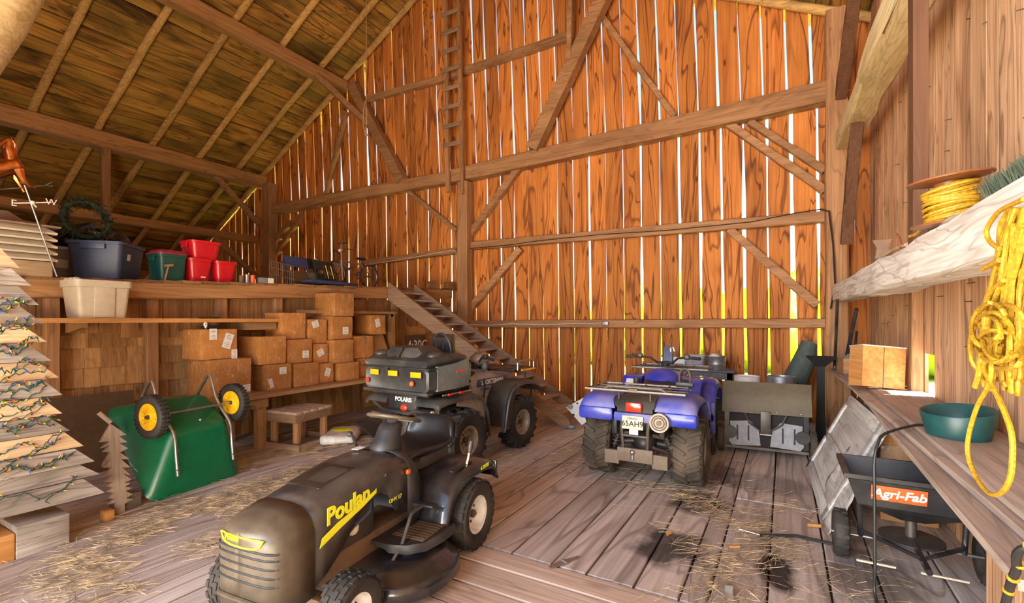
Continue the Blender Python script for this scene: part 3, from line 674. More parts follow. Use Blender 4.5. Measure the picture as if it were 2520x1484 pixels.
# ---- shelf plank with tote
SZ = 1.615
t = tag(empty('wall_shelf', (-6.2, 2.8, SZ)), 'long plank shelf on the left wall above the wheelbarrow', 'shelf')
mb = MB(); rings = []
for k in range(12): y = -1.4 + 2.73 * k / 11; rings.append([(-.28, y, -.045), (.23 + rng.uniform(-.008, .008), y, -.045), (.23 + rng.uniform(-.008, .008), y, 0), (-.28, y, 0)])
mb.loft(rings).build('plank', 'crate', t)
for y in (-.75, .9): MB().prism([(0, 0), (.40, 0), (.40, -.05), (.0, -.11)], .05, Matrix.Translation((-.28, y, -.045)) @ rotm('X', R(90))).build('bracket', 'benchz', t)
MB().box2((-.1, .85, -.145), (.19, 1.28, -.048)).build('fascia_board', 'bench', t)
def tub(name, label, cat, loc, rz, L, W, H, mat, taper=.86, rim=.012, r=.04, group=None, handle=True, lid=None, rimh=.035):
    """open plastic box: tapering walls, rolled rim, end handles; L along x"""
    t = tag(empty(name, loc, rz), label, cat, group)
    def ring(l, w, z, rr, n=5):
        pts = []
        for (sx, sy, a0) in ((1, 1, 0), (-1, 1, 90), (-1, -1, 180), (1, -1, 270)):
            for k in range(n): a = R(a0 + 90 * k / (n - 1)); pts.append((sx * (l / 2 - rr) + rr * math.cos(a), sy * (w / 2 - rr) + rr * math.sin(a), z))
        return pts
    q = lambda z: taper + (1 - taper) * z / H
    mb = MB(); rs = [ring(L * taper * .96, W * taper * .96, 0, r * .8), ring(L * taper, W * taper, .012, r)]
    for f in (.3, .6, .8): rs.append(ring(L * q(H * f), W * q(H * f), H * f, r))
    rs += [ring(L * q(H * .86), W * q(H * .86), H - rimh, r), ring(L + rim * 2, W + rim * 2, H - rimh, r + rim), ring(L + rim * 2, W + rim * 2, H, r + rim), ring(L - .004, W - .004, H, r), ring(L * taper - .012, W * taper - .012, .02, r)]
    mb.loft(rs).build('body', mat, t, sharp=30)
    if handle:
        for s in (-1, 1):
            MB().box2((s * (L / 2 + rim - .002), -W * .22, H - rimh * 2.6), (s * (L / 2 + rim + .012), W * .22, H - rimh * .6), bev=.006).build('handle', mat, t)
    if lid: MB().loft([ring(L + rim * 2.6, W + rim * 2.6, H, r + rim), ring(L + rim * 2.6, W + rim * 2.6, H + .018, r + rim), ring(L - .02, W - .02, H + .03, r), ring(L * .9, W * .86, H + .05, r)]).build('lid', lid, t, sharp=30)
    return t
tw = tub('storage_tote', 'ivory plastic tote standing on the plank shelf under the loft', 'storage box', (-6.21, 2.19, SZ), R(90), .46, .40, .385, 'white_plastic', handle=False, rimh=.07)
MB().box2((-.085, .0, .01), (.085, .014, .33), Matrix.Translation((0, -.185, 0)) @ rotm('X', R(4)), bev=.006).build('front_panel', 'white_plastic', tw)
mb = MB()
for k in range(9): mb.ball((-.20, -.15 + k * .036, .39 + .008 * math.sin(k * 2)), (.03, .022, .016), 1)
mb.build('scalloped_edge', 'white_plastic', tw)
t = tag(empty('dark_plate', (-6.1, 3.25, SZ)), 'small dark plate lying near the middle of the plank shelf', 'plate')
MB().lathe([(0, 0), (.09, 0), (.12, .014), (.11, .018), (0, .012)], 20).build('dish', 'dark_steel', t)
# small skull toy on the carton
t = tag(empty('skull_toy', (-5.93, 3.12, 1.490)), 'tiny white skull toy sitting on the four-sticker carton under the shelf', 'toy')
MB().ball((0, 0, .055), (.024, .024, .03), 2).ball((.006, 0, .026), (.016, .016, .022), 1).build('skull', 'frost', t)
mb = MB()
for s in (-1, 1): mb.ball((.021, s * .010, .056), (.006, .007, .008), 1)
mb.ball((.019, 0, .024), (.005, .006, .009), 1).build('eye_sockets', 'black_ink', t)
MB().ball((-.05, .08, .02), (.06, .12, .022), 2).jitter(.01, 14).build('dark_cloth', 'black_cloth', t)

# ---- brown hardboard sheet and black sheet behind
t = tag(empty('hardboard_sheet', (-6.26, 2.1, 0)), 'large dark brown hardboard sheet leaning on the shingled wall behind the wheelbarrow', 'board')
MB().box2((-.006, -1.1, 0), (.006, .48, .82), rotm('Y', R(-8))).build('sheet', 'brown_sheet', t)
t = tag(empty('black_sheet', (-4.75, 5.35, 0)), 'black flat sheet leaning low on the bench leg behind the black quad', 'board')
MB().box2((-.008, -.7, 0), (.008, .6, .42), rotm('Y', R(-62)), bev=.003).build('sheet', 'black_plastic', t)
# ---- slatted stool with base frame
o = onZ(709, 1108); rz = R(8)
t = tag(empty('wooden_stool', (o.x - .15, o.y + .27, 0), rz), 'low weathered wooden stool with slatted top and base frame beside the bench leg', 'stool')
for k in range(5): MB().box2((-.25, -.30 + k * .124, .435), (.25, -.30 + k * .124 + .112, .47), bev=.006).build('slat', 'plank', t)
for sy in (-1, 1): MB().box2((-.22, sy * .285 - .016, .335), (.22, sy * .285 + .016, .434), bev=.004).build('apron', 'tread', t)
for sx in (-1, 1): MB().box2((sx * .225 - .016, -.30, .335), (sx * .225 + .016, .30, .434), bev=.004).build('apron', 'tread', t)
for sx in (-1, 1):
    for sy in (-1, 1): MB().box2((sx * .185 - .04, sy * .225 - .028, .0), (sx * .185 + .04, sy * .225 + .028, .434), bev=.004).build('leg', 'timber_z', t)
for sy in (-1, 1): MB().box2((-.33, sy * .32 - .018, 0), (.33, sy * .32 + .018, .085), bev=.004).build('base_rail', 'tread', t)
for sx in (-1, 1): MB().box2((sx * .31 - .018, -.30, 0), (sx * .31 + .018, .30, .085), bev=.004).build('base_rail', 'tread', t)
# ---- white paper sack
q = onZ(838, 1090)
t = tag(empty('paper_sack', (q.x - .10, q.y + .12, 0), R(35)), 'white paper feed sack with yellow-green print lying on the floor by the stool', 'sack')
mb = MB(); mb.box((0, 0, .06), (.44, .62, .11), bev=.05, seg=3); bmesh.ops.subdivide_edges(mb.bm, edges=[e for e in mb.bm.edges if e.calc_length() > .1], cuts=3, use_grid_fill=True); mb.jitter(.022, 7)
for v in mb.bm.verts: v.co.z = max(0.002, v.co.z)
mb.build('sack_body', 'sack', t, sharp=80)
mb = MB(); mb.ball((-.02, .1, .118), (.15, .12, .012), 2); mb.build('printed_patch', 'yellow_decal', t)

# ---- loft goods
def lz(y): return loftz(y) + .004
c = V((-6.57, 2.54)); aL, aS = .53, .58
d1, d2 = V((-.707, -.707)), V((-.707, .707)); ctr = c + d1 * aL / 2 + d2 * aS / 2
bt = tub('storage_tote', 'open slate blue storage tote at the loft edge', 'storage box', (ctr.x, ctr.y, lz(2.6)), R(135), aS, aL, .43, 'blue_tote', taper=.84)
MB().box((0, 0, 0), (.07, .002, .075), Matrix.Translation((-.08, -aL / 2 * .935 - .002, .27)) @ rotm('X', R(6))).build('sticker', 'frost', bt)
bk = tub('storage_tote', 'pale grey plastic tote behind the slate blue tote on the loft', 'storage box', (-7.45, 2.20, lz(2.2)), R(100), .52, .40, .40, 'grey_plastic')
MB().box((0, -.19, .2), (.12, .02, .1)).build('latch_plate', 'frost', bk)
t = tag(empty('black_bin_bag', (-7.50, 2.42, lz(2.4) + .40)), 'shiny black plastic bag heaped on the pale tote', 'bag')
mb = MB(); mb.ball((.05, .12, .13), (.27, .46, .15), 4); mb.jitter(.09, 5).jitter(.05, 13)
for v in mb.bm.verts: v.co.z = max(v.co.z, .002)
mb.build('bag_body', 'bag_black', t, sharp=25)
wc = onX(212, 545, -7.25)
t = tag(empty('wreath', (wc.x, wc.y, wc.z - .29)), 'dark evergreen wreath propped upright on the black bag', 'wreath')
mb = MB(); wm = Matrix.Translation((0, 0, .31)) @ rotm('Y', R(80))
for k in range(900):
    a = rng.uniform(0, 6.283); rr = .215 + rng.gauss(0, .035); p = wm @ V((rr * math.cos(a), rr * math.sin(a), rng.gauss(0, .03))); q = p + V((rng.gauss(0, .035), rng.gauss(0, .035), rng.gauss(0, .035)))
    n = (q - p).cross(V((rng.uniform(-1, 1), rng.uniform(-1, 1), 1))).normalized() * .007
    bm = mb.bm; vs = [bm.verts.new(x) for x in (p - n, p + n, q)]; bm.faces.new(vs)
mb.build('needles', 'wreath', t, smooth=False); t.children[0]['kind'] = 'stuff'
MB().torus(.215, .028, wm, 24, 7).build('wire_ring', 'wreath', t)
MB().tube([(.02, .18, .08), (.03, .23, .02), (.03, .27, .0)], .02, 7).build('ribbon', 'yellow_rim', t)
tub('storage_bin', 'dark green bin with a maroon lid between blue tote and red bins', 'storage box', (-6.72, 3.075, lz(3)), R(90), .31, .34, .33, 'green_bin', lid='maroon')
r1 = tub('red_bin', 'lower left red bin with a small white sticker, in the red bin pile', 'storage box', (-6.72, 3.405, lz(3.4)), R(90), .29, .32, .30, 'red_plastic', taper=.8, group='red plastic bins', r=.06)
MB().box((0, 0, 0), (.06, .002, .055), Matrix.Translation((.03, -.133, .08)) @ rotm('X', R(-7))).build('sticker', 'frost', r1)
tub('red_bin', 'lower right red bin standing next to the tin cans', 'storage box', (-6.72, 3.735, lz(3.7)), R(90), .29, .31, .285, 'red_plastic', taper=.8, group='red plastic bins', r=.06)
tub('red_bin', 'upper red bin set across the two lower red bins', 'storage box', (-6.74, 3.48, lz(3.4) + .301), R(90), .37, .34, .235, 'red_plastic', taper=.84, group='red plastic bins', r=.06)
t = tag(empty('garden_fork', (-6.50, 2.98, lz(3))), 'short wooden mallet standing at the green bin', 'mallet')
MB().cyl((0, -.03, 0), (.0, .01, .17), .010, seg=8).build('handle', 'bench', t); MB().cyl((0, -.03, .175), (0, .06, .19), .016, seg=10).build('head', 'bench', t)
t.name = 'wooden_mallet'
for y, r_, h_, mt, lb in ((3.90, .033, .10, 'rusty', 'rusty tin can nearest the red bins'), (3.98, .03, .115, 'galv', 'bare metal tin can in the middle of the cans'), (4.06, .032, .11, 'orange', 'orange tin can at the right of the cans')):
    t = tag(empty('tin_can', (-6.52, y, lz(y))), lb + ' on the loft edge', 'can', 'tin cans on the loft edge')
    MB().lathe([(0, 0), (r_, 0), (r_, .006), (r_ * .96, .01), (r_ * .96, h_ - .01), (r_, h_ - .006), (r_, h_), (r_ * .9, h_), (r_ * .9, h_ - .005), (0, h_ - .005)], 16).build('can_body', mt, t)
t = tag(empty('small_carton', (-6.50, 4.24, lz(4.2))), 'small blue and white carton on the loft edge beside the cans', 'box')
MB().box((0, 0, .04), (.1, .2, .08), bev=.004).build('carton', 'grey_body', t); MB().box((.051, .05, .04), (.002, .09, .07)).build('white_side', 'frost', t)
# wire rack
t = tag(empty('wire_rack', (-6.62, 4.60, lz(4.6))), 'silver folded wire rack leaning on the loft by the post', 'rack')
mm = rotm('Y', R(-14)) @ rotm('X', R(-8))
for k in range(12): MB().cyl((0, -.21 + k * .036, .0), (0, -.21 + k * .036, .34), .0035, seg=6).xf(mm).build('wire', 'steel', t)
for z in (.01, .12, .23, .335): MB().cyl((.004, -.22, z), (.004, .2, z), .0045, seg=6).xf(mm).build('cross_wire', 'steel', t)
# folding chairs
def folding_chair(loc, rz, lean, fabric, metal, label, pads):
    t = tag(empty('folding_chair', loc, rz), label, 'chair', 'folded chairs on the loft')
    mm = rotm('Y', R(-lean))
    for s in (-1, 1):
        MB().tube([(0, s * .21, 0), (.0, s * .21, .47), (-.02, s * .19, .5)], .012, 7).xf(mm).build('front_leg', metal, t)
        MB().tube([(-.05, s * .18, .03), (-.05, s * .18, .40)], .011, 7).xf(mm).build('rear_leg', metal, t)
        MB().box((-.02, s * .215, .33), (.05, .03, .13), bev=.008).xf(mm).build('armrest', fabric, t)
    MB().box((.004, 0, .39), (.02, .41, .18), bev=.008).xf(mm).jitter(.01, 7).build('backrest', fabric, t)
    MB().box((-.03, 0, .15), (.03, .40, .20), bev=.01).xf(mm).jitter(.01, 7).build('seat', pads, t)
    MB().cyl((0, -.21, .03), (0, .21, .03), .009, seg=7).xf(mm).build('stretcher', metal, t)
    return t
folding_chair((-6.74, 4.99, lz(5)), 0, 16, 'navy', 'black_plastic', 'folded navy camping chair leaning next to the wire rack', 'brown_sheet')
folding_chair((-6.92, 5.30, lz(5.3)), R(0), 10, 'black_cloth', 'steel', 'folded black chair with grey panel between two other chairs', 'grey_plate')
fc = folding_chair((-6.80, 5.62, lz(5.4)), R(3), 22, 'black_cloth', 'black_plastic', 'folded black chair with yellow rod ends beside the scooter pole', 'black_cloth')
for k in range(5): MB().cyl((.05, -.13 + k * .055, .13), (-.03, -.13 + k * .055, .36), .008, seg=6).build('rod', 'yellow_rim' if k % 2 else 'black_plastic', fc)
t = tag(empty('blue_mat', (-6.47, 5.35, lz(5.35))), 'flat navy blue mat lying along the loft edge', 'mat')
mb = MB(); mb.box((0, 0, .03), (.22, .98, .05), bev=.02); mb.jitter(.015, 4)
for v in mb.bm.verts: v.co.z = max(v.co.z, .003)
mb.build('mat_body', 'navy', t)
# scooter
t = tag(empty('kick_scooter', (-6.68, 5.78, lz(5.8)), R(90)), 'silver kick scooter with tall T handle on the loft', 'scooter')
MB().tube([(.0, 0, .06), (-.015, 0, .35), (-.035, 0, .70), (-.02, 0, .735), (.0, 0, .745)], .012, 8).build('steering_tube', 'steel', t)
MB().cyl((0, -.12, .745), (0, .10, .745), .015, seg=8).build('handlebar', 'black_plastic', t)
MB().box((-.22, 0, .075), (.40, .10, .02), bev=.006).build('deck', 'black_plastic', t)
for x in (.02, -.44): MB().lathe([(.02, -.012), (.05, -.012), (.055, 0), (.05, .012), (.02, .012)], 18, Matrix.Translation((x, 0, .055)) @ rotm('X', R(90)), True).build('wheel', 'rubber', t)
# bicycle
t = tag(empty('bicycle', (-7.05, 6.35, lz(6.4)), R(90)), 'small bicycle standing on the loft beside the stair top', 'bicycle')
rw, wb = .235, .40
for x, nm in ((wb, 'rear_wheel'), (-wb, 'front_wheel')):
    w = MB().torus(rw - .018, .018, Matrix.Translation((x, 0, rw)) @ rotm('X', R(90)), 32, 8).build(nm, 'rubber', t)
    mb = MB()
    for k in range(14): a = k * math.pi / 7; mb.cyl((x, (.015 if k % 2 else -.015), rw), (x + (rw - .03) * math.cos(a), 0, rw + (rw - .03) * math.sin(a)), .0015, seg=4)
    mb.build('spokes', 'steel', w); MB().torus(rw - .036, .006, Matrix.Translation((x, 0, rw)) @ rotm('X', R(90)), 28, 6).build('rim', 'steel', w)
    MB().cyl((x, -.035, rw), (x, .035, rw), .02, seg=10).build('hub', 'dark_steel', w)
MB().tube([(-.30, 0, .43), (.10, 0, .24)], .016).tube([(-.29, 0, .48), (.16, 0, .45)], .016).tube([(.10, 0, .22), (.18, 0, .52)], .016).tube([(.10, .03, .23), (wb, .04, rw)], .010).tube([(.16, .03, .46), (wb, .04, rw)], .009).tube([(.10, -.03, .23), (wb, -.04, rw)], .010).tube([(.16, -.03, .46), (wb, -.04, rw)], .009).build('frame', 'rusty', t)
for s in (-1, 1): MB().tube([(-.28, 0, .50), (-.33, s * .035, .40), (-wb, s * .035, rw)], .011).build('fork', 'steel', t)
MB().tube([(-.27, 0, .5), (-.30, 0, .60)], .013).tube([(-.22, -.26, .66), (-.30, -.15, .68), (-.31, 0, .60), (-.30, .15, .68), (-.22, .26, .66)], .011).build('handlebar', 'black_plastic', t)
MB().ball((.19, 0, .56), (.12, .065, .03), 2).cyl((.18, 0, .5), (.19, 0, .56), .012).build('saddle', 'black_cloth', t)
MB().lathe([(.05, -.004), (.075, -.004), (.075, .004), (.05, .004)], 20, Matrix.Translation((.10, -.05, .23)) @ rotm('X', R(90)), True).cyl((.10, -.06, .23), (.17, -.07, .10), .008).box((.18, -.10, .09), (.08, .06, .02)).cyl((.10, .05, .23), (.03, .06, .36), .008).box((.02, .09, .37), (.08, .06, .02)).build('crankset', 'dark_steel', t)
MB().ball((-.30, 0, .66), (.03, .05, .03), 2).build('head_lamp', 'frost', t)
MB().ball((.30, 0, .42), (.02, .02, .03), 1).build('reflector', 'red_lens', t)
# cupola with louvres
cy = 1.60; cz = lz(1.6)
t = tag(empty('louvred_cupola', (-6.78, cy, cz)), 'square cream louvred cupola with a brown roof at the loft edge', 'cupola')
h = .30
MB().box2((-h - .02, -h - .02, 0), (h + .02, h + .02, .16), bev=.005).build('base_skirt', 'slat_new', t)
for k in range(5):
    z = .17 + k * .068; mb = MB()
    mb.loft([[(a * (h + e), b * (h + e), zz) for a, b in ((1, 1), (-1, 1), (-1, -1), (1, -1))] for e, zz in ((-.02, z + .066), (.05, z + .012), (.05, z - .006), (-.02, z + .04))], caps=False); mb.build('louvre', 'cream', t)
MB().box2((-h + .03, -h + .03, .16), (h - .03, h - .03, .52)).build('core', 'grey_paint', t)
MB().loft([[(a * e, b * e, zz) for a, b in ((1, 1), (-1, 1), (-1, -1), (1, -1))] for e, zz in ((h + .07, .505), (h + .07, .52), (h * .5, .575), (.06, .66))]).build('roof', 'shingle_roof', t)
MB().cyl((0, 0, .65), (0, 0, .98), .010).ball((0, 0, .70), .02, 2).ball((0, 0, .995), .05, 2).build('finial_rod', 'steel', t)
# weathervane with a copper horse
X0 = -6.40
P = lambda px, py: onX(px, py, X0)
b0, b1 = P(140, 662), P(60, 455); b0.z = lz(b0.y)
t = tag(empty('weathervane', b0), 'copper horse weathervane with white direction letters, leaning beside the cupola', 'weathervane')
iv = Matrix.Translation(-b0)
MB().cyl(b0, b1, .008, seg=8).xf(iv).build('rod', 'steel', t)
MB().cyl(P(34, 500), P(126, 498), .007, seg=7).cyl(P(72, 492), P(90, 510), .007, seg=7).ball(P(80, 499), .022, 2).xf(iv).build('arms', 'white_paint', t)
rm = rotm('Z', R(90)) @ rotm('X', R(90))
text_obj('E', .085, iv @ Matrix.Translation(P(34, 500)) @ rm, 'white_paint', t, 'letter', .004); text_obj('W', .085, iv @ Matrix.Translation(P(126, 498)) @ rm, 'white_paint', t, 'letter', .004)
MB().tube([P(0, 466), P(60, 462), P(112, 456)], .005, 6).tube([P(112, 456), P(128, 448)], .005, 6).tube([P(112, 456), P(130, 459)], .005, 6).xf(iv).build('arrow', 'steel', t)
mb = MB()
k = X0
def q(px, py, d=0.): v = P(px, py); return v + V((d, 0, 0))
mb.tube([q(-40, 425), q(-15, 418), q(15, 412), q(38, 408), q(52, 410)], [.05, .085, .075, .085, .05], 12)
mb.tube([q(40, 418, .03), q(50, 440, .03), q(66, 458, .03), q(84, 464, .03)], [.055, .03, .018, .010], 8); mb.tube([q(44, 416, -.03), q(42, 440, -.03), q(52, 456, -.03), q(62, 472, -.03)], [.05, .03, .016, .010], 8)
mb.tube([q(-30, 420, .03), q(-26, 445, .03), q(-40, 470, .03)], [.05, .025, .012], 8); mb.tube([q(-30, 420, -.03), q(-14, 446, -.03), q(-22, 476, -.03)], [.05, .025, .012], 8)
mb.tube([q(34, 408), q(26, 385), q(20, 362), q(22, 350)], [.075, .055, .042, .035], 10); mb.tube([q(24, 348), q(12, 352), q(-2, 360)], [.036, .032, .022], 8)
mb.tube([q(30, 345), q(36, 356), q(34, 372), q(44, 390)], [.012, .022, .02, .006], 6); mb.tube([q(24, 348, .01), q(27, 338, .012)], [.012, .003], 6)
mb.xf(iv).build('horse', 'copper', t)
# ================================================================ SLAT TREE, CUTOUT TREE, WHEELBARROW, STAIRS, LADDER
XT = -4.5; YC = .74
tips = [(49, 661), (75, 705), (95, 752), (105, 797), (115, 842), (123, 888), (145, 930), (150, 972), (152, 1018), (170, 1060), (205, 1098), (230, 1135), (245, 1167), (255, 1212)]
t = tag(empty('slat_tree', (XT, YC, 0)), 'tall Christmas tree made of weathered slats, wound with coloured lights, at the left edge', 'tree')
pts = [onX(a, b, XT) for a, b in tips]
zs = [p.z for p in pts]; zs = [zs[0] + (zs[-1] - zs[0]) * i / 13 * 1. for i in range(14)] if False else zs
top = zs[0] + .14
for i, p in enumerate(pts):
    zb, zt = p.z, (zs[i - 1] if i else top); hwb = p.y - YC; hgt = zt - zb; cut = .115 + rng.uniform(-.015, .02); dx = rng.uniform(-.006, .006) + (.010 if i % 2 else -.006)
    poly = [(-hwb + rng.uniform(-.04, .04), zb + .003), (hwb, zb + .003), (hwb - cut, zt - .003), (-hwb + cut, zt - .003)]
    MB().prism(poly, .028, Matrix.Translation((dx, 0, 0)) @ rotm('Z', R(90)) @ rotm('X', R(90))).build('slat', 'slat_new' if i in (0, 4, 6, 8, 10) else 'slat_grey', t, smooth=False)
MB().prism([(-.22, top + .003), (.22, top + .003), (.10, top + .15), (-.10, top + .15)], .028, rotm('Z', R(90)) @ rotm('X', R(90))).build('slat', 'slat_grey', t, smooth=False)
MB().box2((-.075, -.06, .3), (-.02, .06, top + .1)).build('pole', 'slat_grey', t)
a, b = onX(40, 1380, XT + .06), onX(172, 1335, XT + .06)
zt = onX(172, 1262, XT + .06).z
MB().box2((-.26, a.y - YC, 0), (.06, b.y - YC, zt), bev=.008).build('base_block', 'slat_grey', t)
MB().box2((-.25, -.40, 0), (.055, a.y - YC - .002, zt - .04), bev=.012).build('base_log', 'crate', t)
# string lights
t2 = tag(empty('string_lights', (XT + .04, YC, 1.0)), 'green string of small coloured lights wound over the slat tree', 'lights')
cables = [[(0, 735), (30, 742), (75, 748)], [(0, 752), (20, 740), (32, 757)], [(0, 805), (28, 803), (52, 800), (80, 800), (60, 812), (20, 808), (0, 818)], [(0, 865), (22, 868), (45, 870), (70, 848), (88, 838)],
          [(0, 940), (40, 915), (60, 900), (95, 893), (120, 900), (105, 918), (70, 915), (40, 920), (0, 945)], [(0, 990), (25, 980), (40, 962), (75, 955), (100, 938), (112, 950), (90, 968), (60, 985), (30, 990), (0, 1000)],
          [(0, 1030), (40, 1018), (80, 1000), (105, 985), (115, 995), (80, 1015), (50, 1030), (0, 1040)], [(0, 1055), (40, 1048), (70, 1040), (100, 1025), (120, 1025), (135, 1030), (100, 1045), (60, 1050), (0, 1062)],
          [(0, 1140), (40, 1130), (75, 1115), (105, 1100), (125, 1075), (150, 1065), (130, 1090), (110, 1105), (70, 1122), (0, 1150)], [(0, 1165), (40, 1150), (90, 1150), (130, 1135), (180, 1115), (150, 1130), (115, 1150), (60, 1160)],
          [(0, 1230), (50, 1215), (110, 1225), (160, 1200), (190, 1170), (150, 1210), (100, 1235)]]
for k_ in range(9):                                        # more loops of the same string
    y0 = 760 + 50 * k_; xm = 70 + 12 * k_; cables.append([(xm * f + rng.uniform(-8, 8), y0 - 26 * f + 11 * math.sin(k_ * 2 + f * 9)) for f in [i / 8 for i in range(9)]])
iv = Matrix.Translation((-XT - .04, -YC, -1.0)); bulbs = []
for cb_ in cables:
    pp = [onX(a, b, XT + .036) + V((0, 0, 0)) for a, b in cb_]; pp = [onX(-70, cb_[0][1] + 15, XT + .036)] + pp; sm = []
    for i in range(len(pp) - 1):
        for k in range(5):
            f = k / 5; sm.append(pp[i].lerp(pp[i + 1], f) + V((rng.uniform(-.004, .008), 0, .008 * math.sin(f * 6.28) + rng.uniform(-.004, .004))))
    MB().tube(sm, .0034, 5).xf(iv).build('wire', 'wire_green', t2); bulbs += sm[6::4]
bc = ['red_lens', 'amber', 'green_bin', 'blue_body', 'orange', 'amber']
for i, p in enumerate(bulbs):
    d = V((rng.uniform(.0, .5), rng.uniform(-1, 1), rng.uniform(-.8, 1))).normalized()
    b = MB().cyl(p, p + d * .016, .0048, seg=6).xf(iv).build('socket', 'wire_green', t2); MB().cyl(p + d * .016, p + d * .036, .0044, .001, 6).xf(iv).build('bulb', bc[i % 6], b)
# cutout tree
q0, q1 = onZ(252, 1276), onZ(328, 1252)
cx_, cy_ = (q0.x + q1.x) / 2, (q0.y + q1.y) / 2
t = tag(empty('cutout_tree', (cx_, cy_, 0), R(4)), 'small grey plywood fir tree with jagged edges on block feet', 'tree')
pxs = [(270, 1043), (310, 1070), (290, 1073), (312, 1088), (290, 1090), (313, 1103), (293, 1113), (318, 1130), (296, 1130), (320, 1150), (298, 1150), (321, 1170), (300, 1165), (322, 1180), (303, 1188), (320, 1188), (305, 1198), (325, 1200), (306, 1208), (326, 1216), (308, 1226), (327, 1228), (310, 1236), (305, 1240), (305, 1270), (280, 1276), (283, 1236), (262, 1241), (280, 1226), (262, 1226), (280, 1212), (258, 1210), (276, 1200), (258, 1195), (276, 1186), (254, 1186), (274, 1166), (252, 1170), (272, 1150), (250, 1150), (270, 1128), (248, 1146), (268, 1112), (250, 1112), (268, 1095), (245, 1103), (268, 1085), (243, 1088)]
poly = [((onX(a, b, cx_ + .02).y - cy_), onX(a, b, cx_ + .02).z) for a, b in pxs]
poly = [(y, max(z, .01)) for y, z in poly]
mb = MB(); mb.prism(poly, .025, Matrix.Translation((.02, 0, 0)) @ rotm('Z', R(90)) @ rotm('X', R(90))); bmesh.ops.triangulate(mb.bm, faces=[f for f in mb.bm.faces if len(f.verts) > 4]); mb.build('tree_panel', 'cut_tree', t, smooth=False)
MB().box2((-.10, -.02, 0), (.002, .17, .13), bev=.006).build('foot_block', 'slat_grey', t); MB().box2((.035, -.145, 0), (.12, -.075, .085), bev=.012).build('foot_block', 'crate', t)
# ---- wheelbarrow
B0, B1 = onZ(380, 1236), onZ(588, 1166); dr = (B1 - B0); WL = dr.length; dr.normalize(); nn = V((-dr.y, dr.x, 0))
if nn.x > 0: nn = -nn
t = tag(empty('wheelbarrow', B0), 'green poly two-wheeled wheelbarrow tipped upside down against the bench', 'wheelbarrow')
def W(a, e, m): return dr * a + nn * (.61 * e - .79 * m) + V((0, 0, .79 * e + .61 * m))
def wring(a0, a1, e0, e1, m0, m1, r, n=6):
    pts = []
    for (ca, ce, s0) in ((a1 - r, e1 - r, 0), (a0 + r, e1 - r, 90), (a0 + r, e0 + r, 180), (a1 - r, e0 + r, 270)):
        for k in range(n):
            an = R(s0 + 90 * k / (n - 1)); aa, ee = ca + r * math.cos(an), ce + r * math.sin(an)
            pts.append(W(aa, ee, m0 + (m1 - m0) * (ee - e0) / (e1 - e0)))
    return pts
rings = [wring(-.04, WL + .0, .0, .98, .0, .0, .10), wring(-.055, WL + .015, -.012, .995, .012, .012, .11), wring(-.035, WL - .005, .005, .97, .035, .035, .10)]
for f in (.3, .6, .85, .96, 1.):
    rings.append(wring(-.035 + .17 * f, WL - .005 - .15 * f, .005 + .40 * f, .97 - .12 * f, .035 + (.335) * f, .035 + .235 * f, .10 - .02 * f))
rings.append(wring(.165, WL - .185, .445, .82, .375, .285, .06))
rings = [[p for p in r] for r in rings]
mb = MB(); mb.loft(rings[::-1], caps=False); bm = mb.bm; bm.verts.ensure_lookup_table(); n = len(rings[0]); bm.faces.new([bm.verts[i] for i in range(n)])
mb.build('tub', 'green_tub', t, sharp=50, solid=.006)
for a in (.13, WL - .15):
    pp = [W(a + .01, .10, .195), W(a, .25, .30), W(a, .36, .375), W(a - .01, .43, .41), W(a - .02, .60, .40), W(a - .035, .72, .43), W(a - .05, .89, .505), W(a - .05, .925, .51), W(a - .055, .935, .48), W(a - .06, .86, .25)]
    MB().tube(pp, .014, 9).build('frame_tube', 'steel', t)
    mb = MB()
    for e, m in ((.14, .235), (.28, .335)): mb.cyl(W(a, e, m), W(a, e - .012, m + .03), .007, seg=6)
    mb.build('bolt', 'dark_steel', t); t.children[-1]['kind'] = 'stuff'
AX = (.60, .46)
MB().cyl(W(-.06, *AX), W(WL - .02, *AX), .011, seg=10).build('axle', 'steel', t)
for a, s in ((-.02, -1), (WL - .06, 1)):
    m = frame(W(a, *AX), W(a + .1, *AX)); prof = [(.115, -.028), (.13, -.040), (.155, -.044), (.175, -.036), (.186, -.018), (.188, 0), (.186, .018), (.175, .036), (.155, .044), (.13, .040), (.115, .028)]
    mb = MB(); mb.lathe(prof, 36, m, True)
    for k in range(30):
        for z, w_ in ((-.022, 0), (.022, .5)):
            an = 2 * math.pi * (k + w_) / 30; mb.box((.185, 0, z), (.012, .020, .026), m @ rotm('Z', an))
    w = mb.build('tyre', 'rubber', t)
    rm_ = MB().lathe([(.02, -.03), (.05, -.022), (.085, -.016), (.105, -.032), (.118, -.034), (.118, .034), (.105, .032), (.085, .016), (.05, .022), (.02, .03)], 30, m, True).build('rim', 'yellow_rim', w)
    mb = MB()
    for k in range(15): mb.box((.075, 0, -.024), (.045, .006, .012), m @ rotm('Z', 2 * math.pi * k / 15)); mb.box((.075, 0, .024), (.045, .006, .012), m @ rotm('Z', 2 * math.pi * k / 15))
    mb.build('rim_ribs', 'yellow_rim', w)['kind'] = 'stuff'; MB().cyl(m @ V((0, 0, -.05)), m @ V((0, 0, .05)), .016, seg=10).build('hub', 'dark_steel', w)
h0, h1 = onX(290, 1055, -5.12) - B0, onX(243, 1016, -5.16) - B0
MB().cyl(h0, h0.lerp(h1, .4), .016, seg=9).build('handle_bar', 'black_plastic', t); MB().cyl(h0.lerp(h1, .38), h1, .019, seg=10).build('grip', 'cream', t)
MB().ball(W(WL * .52, .52, .372), .012, 1).build('plug', 'cream', t)
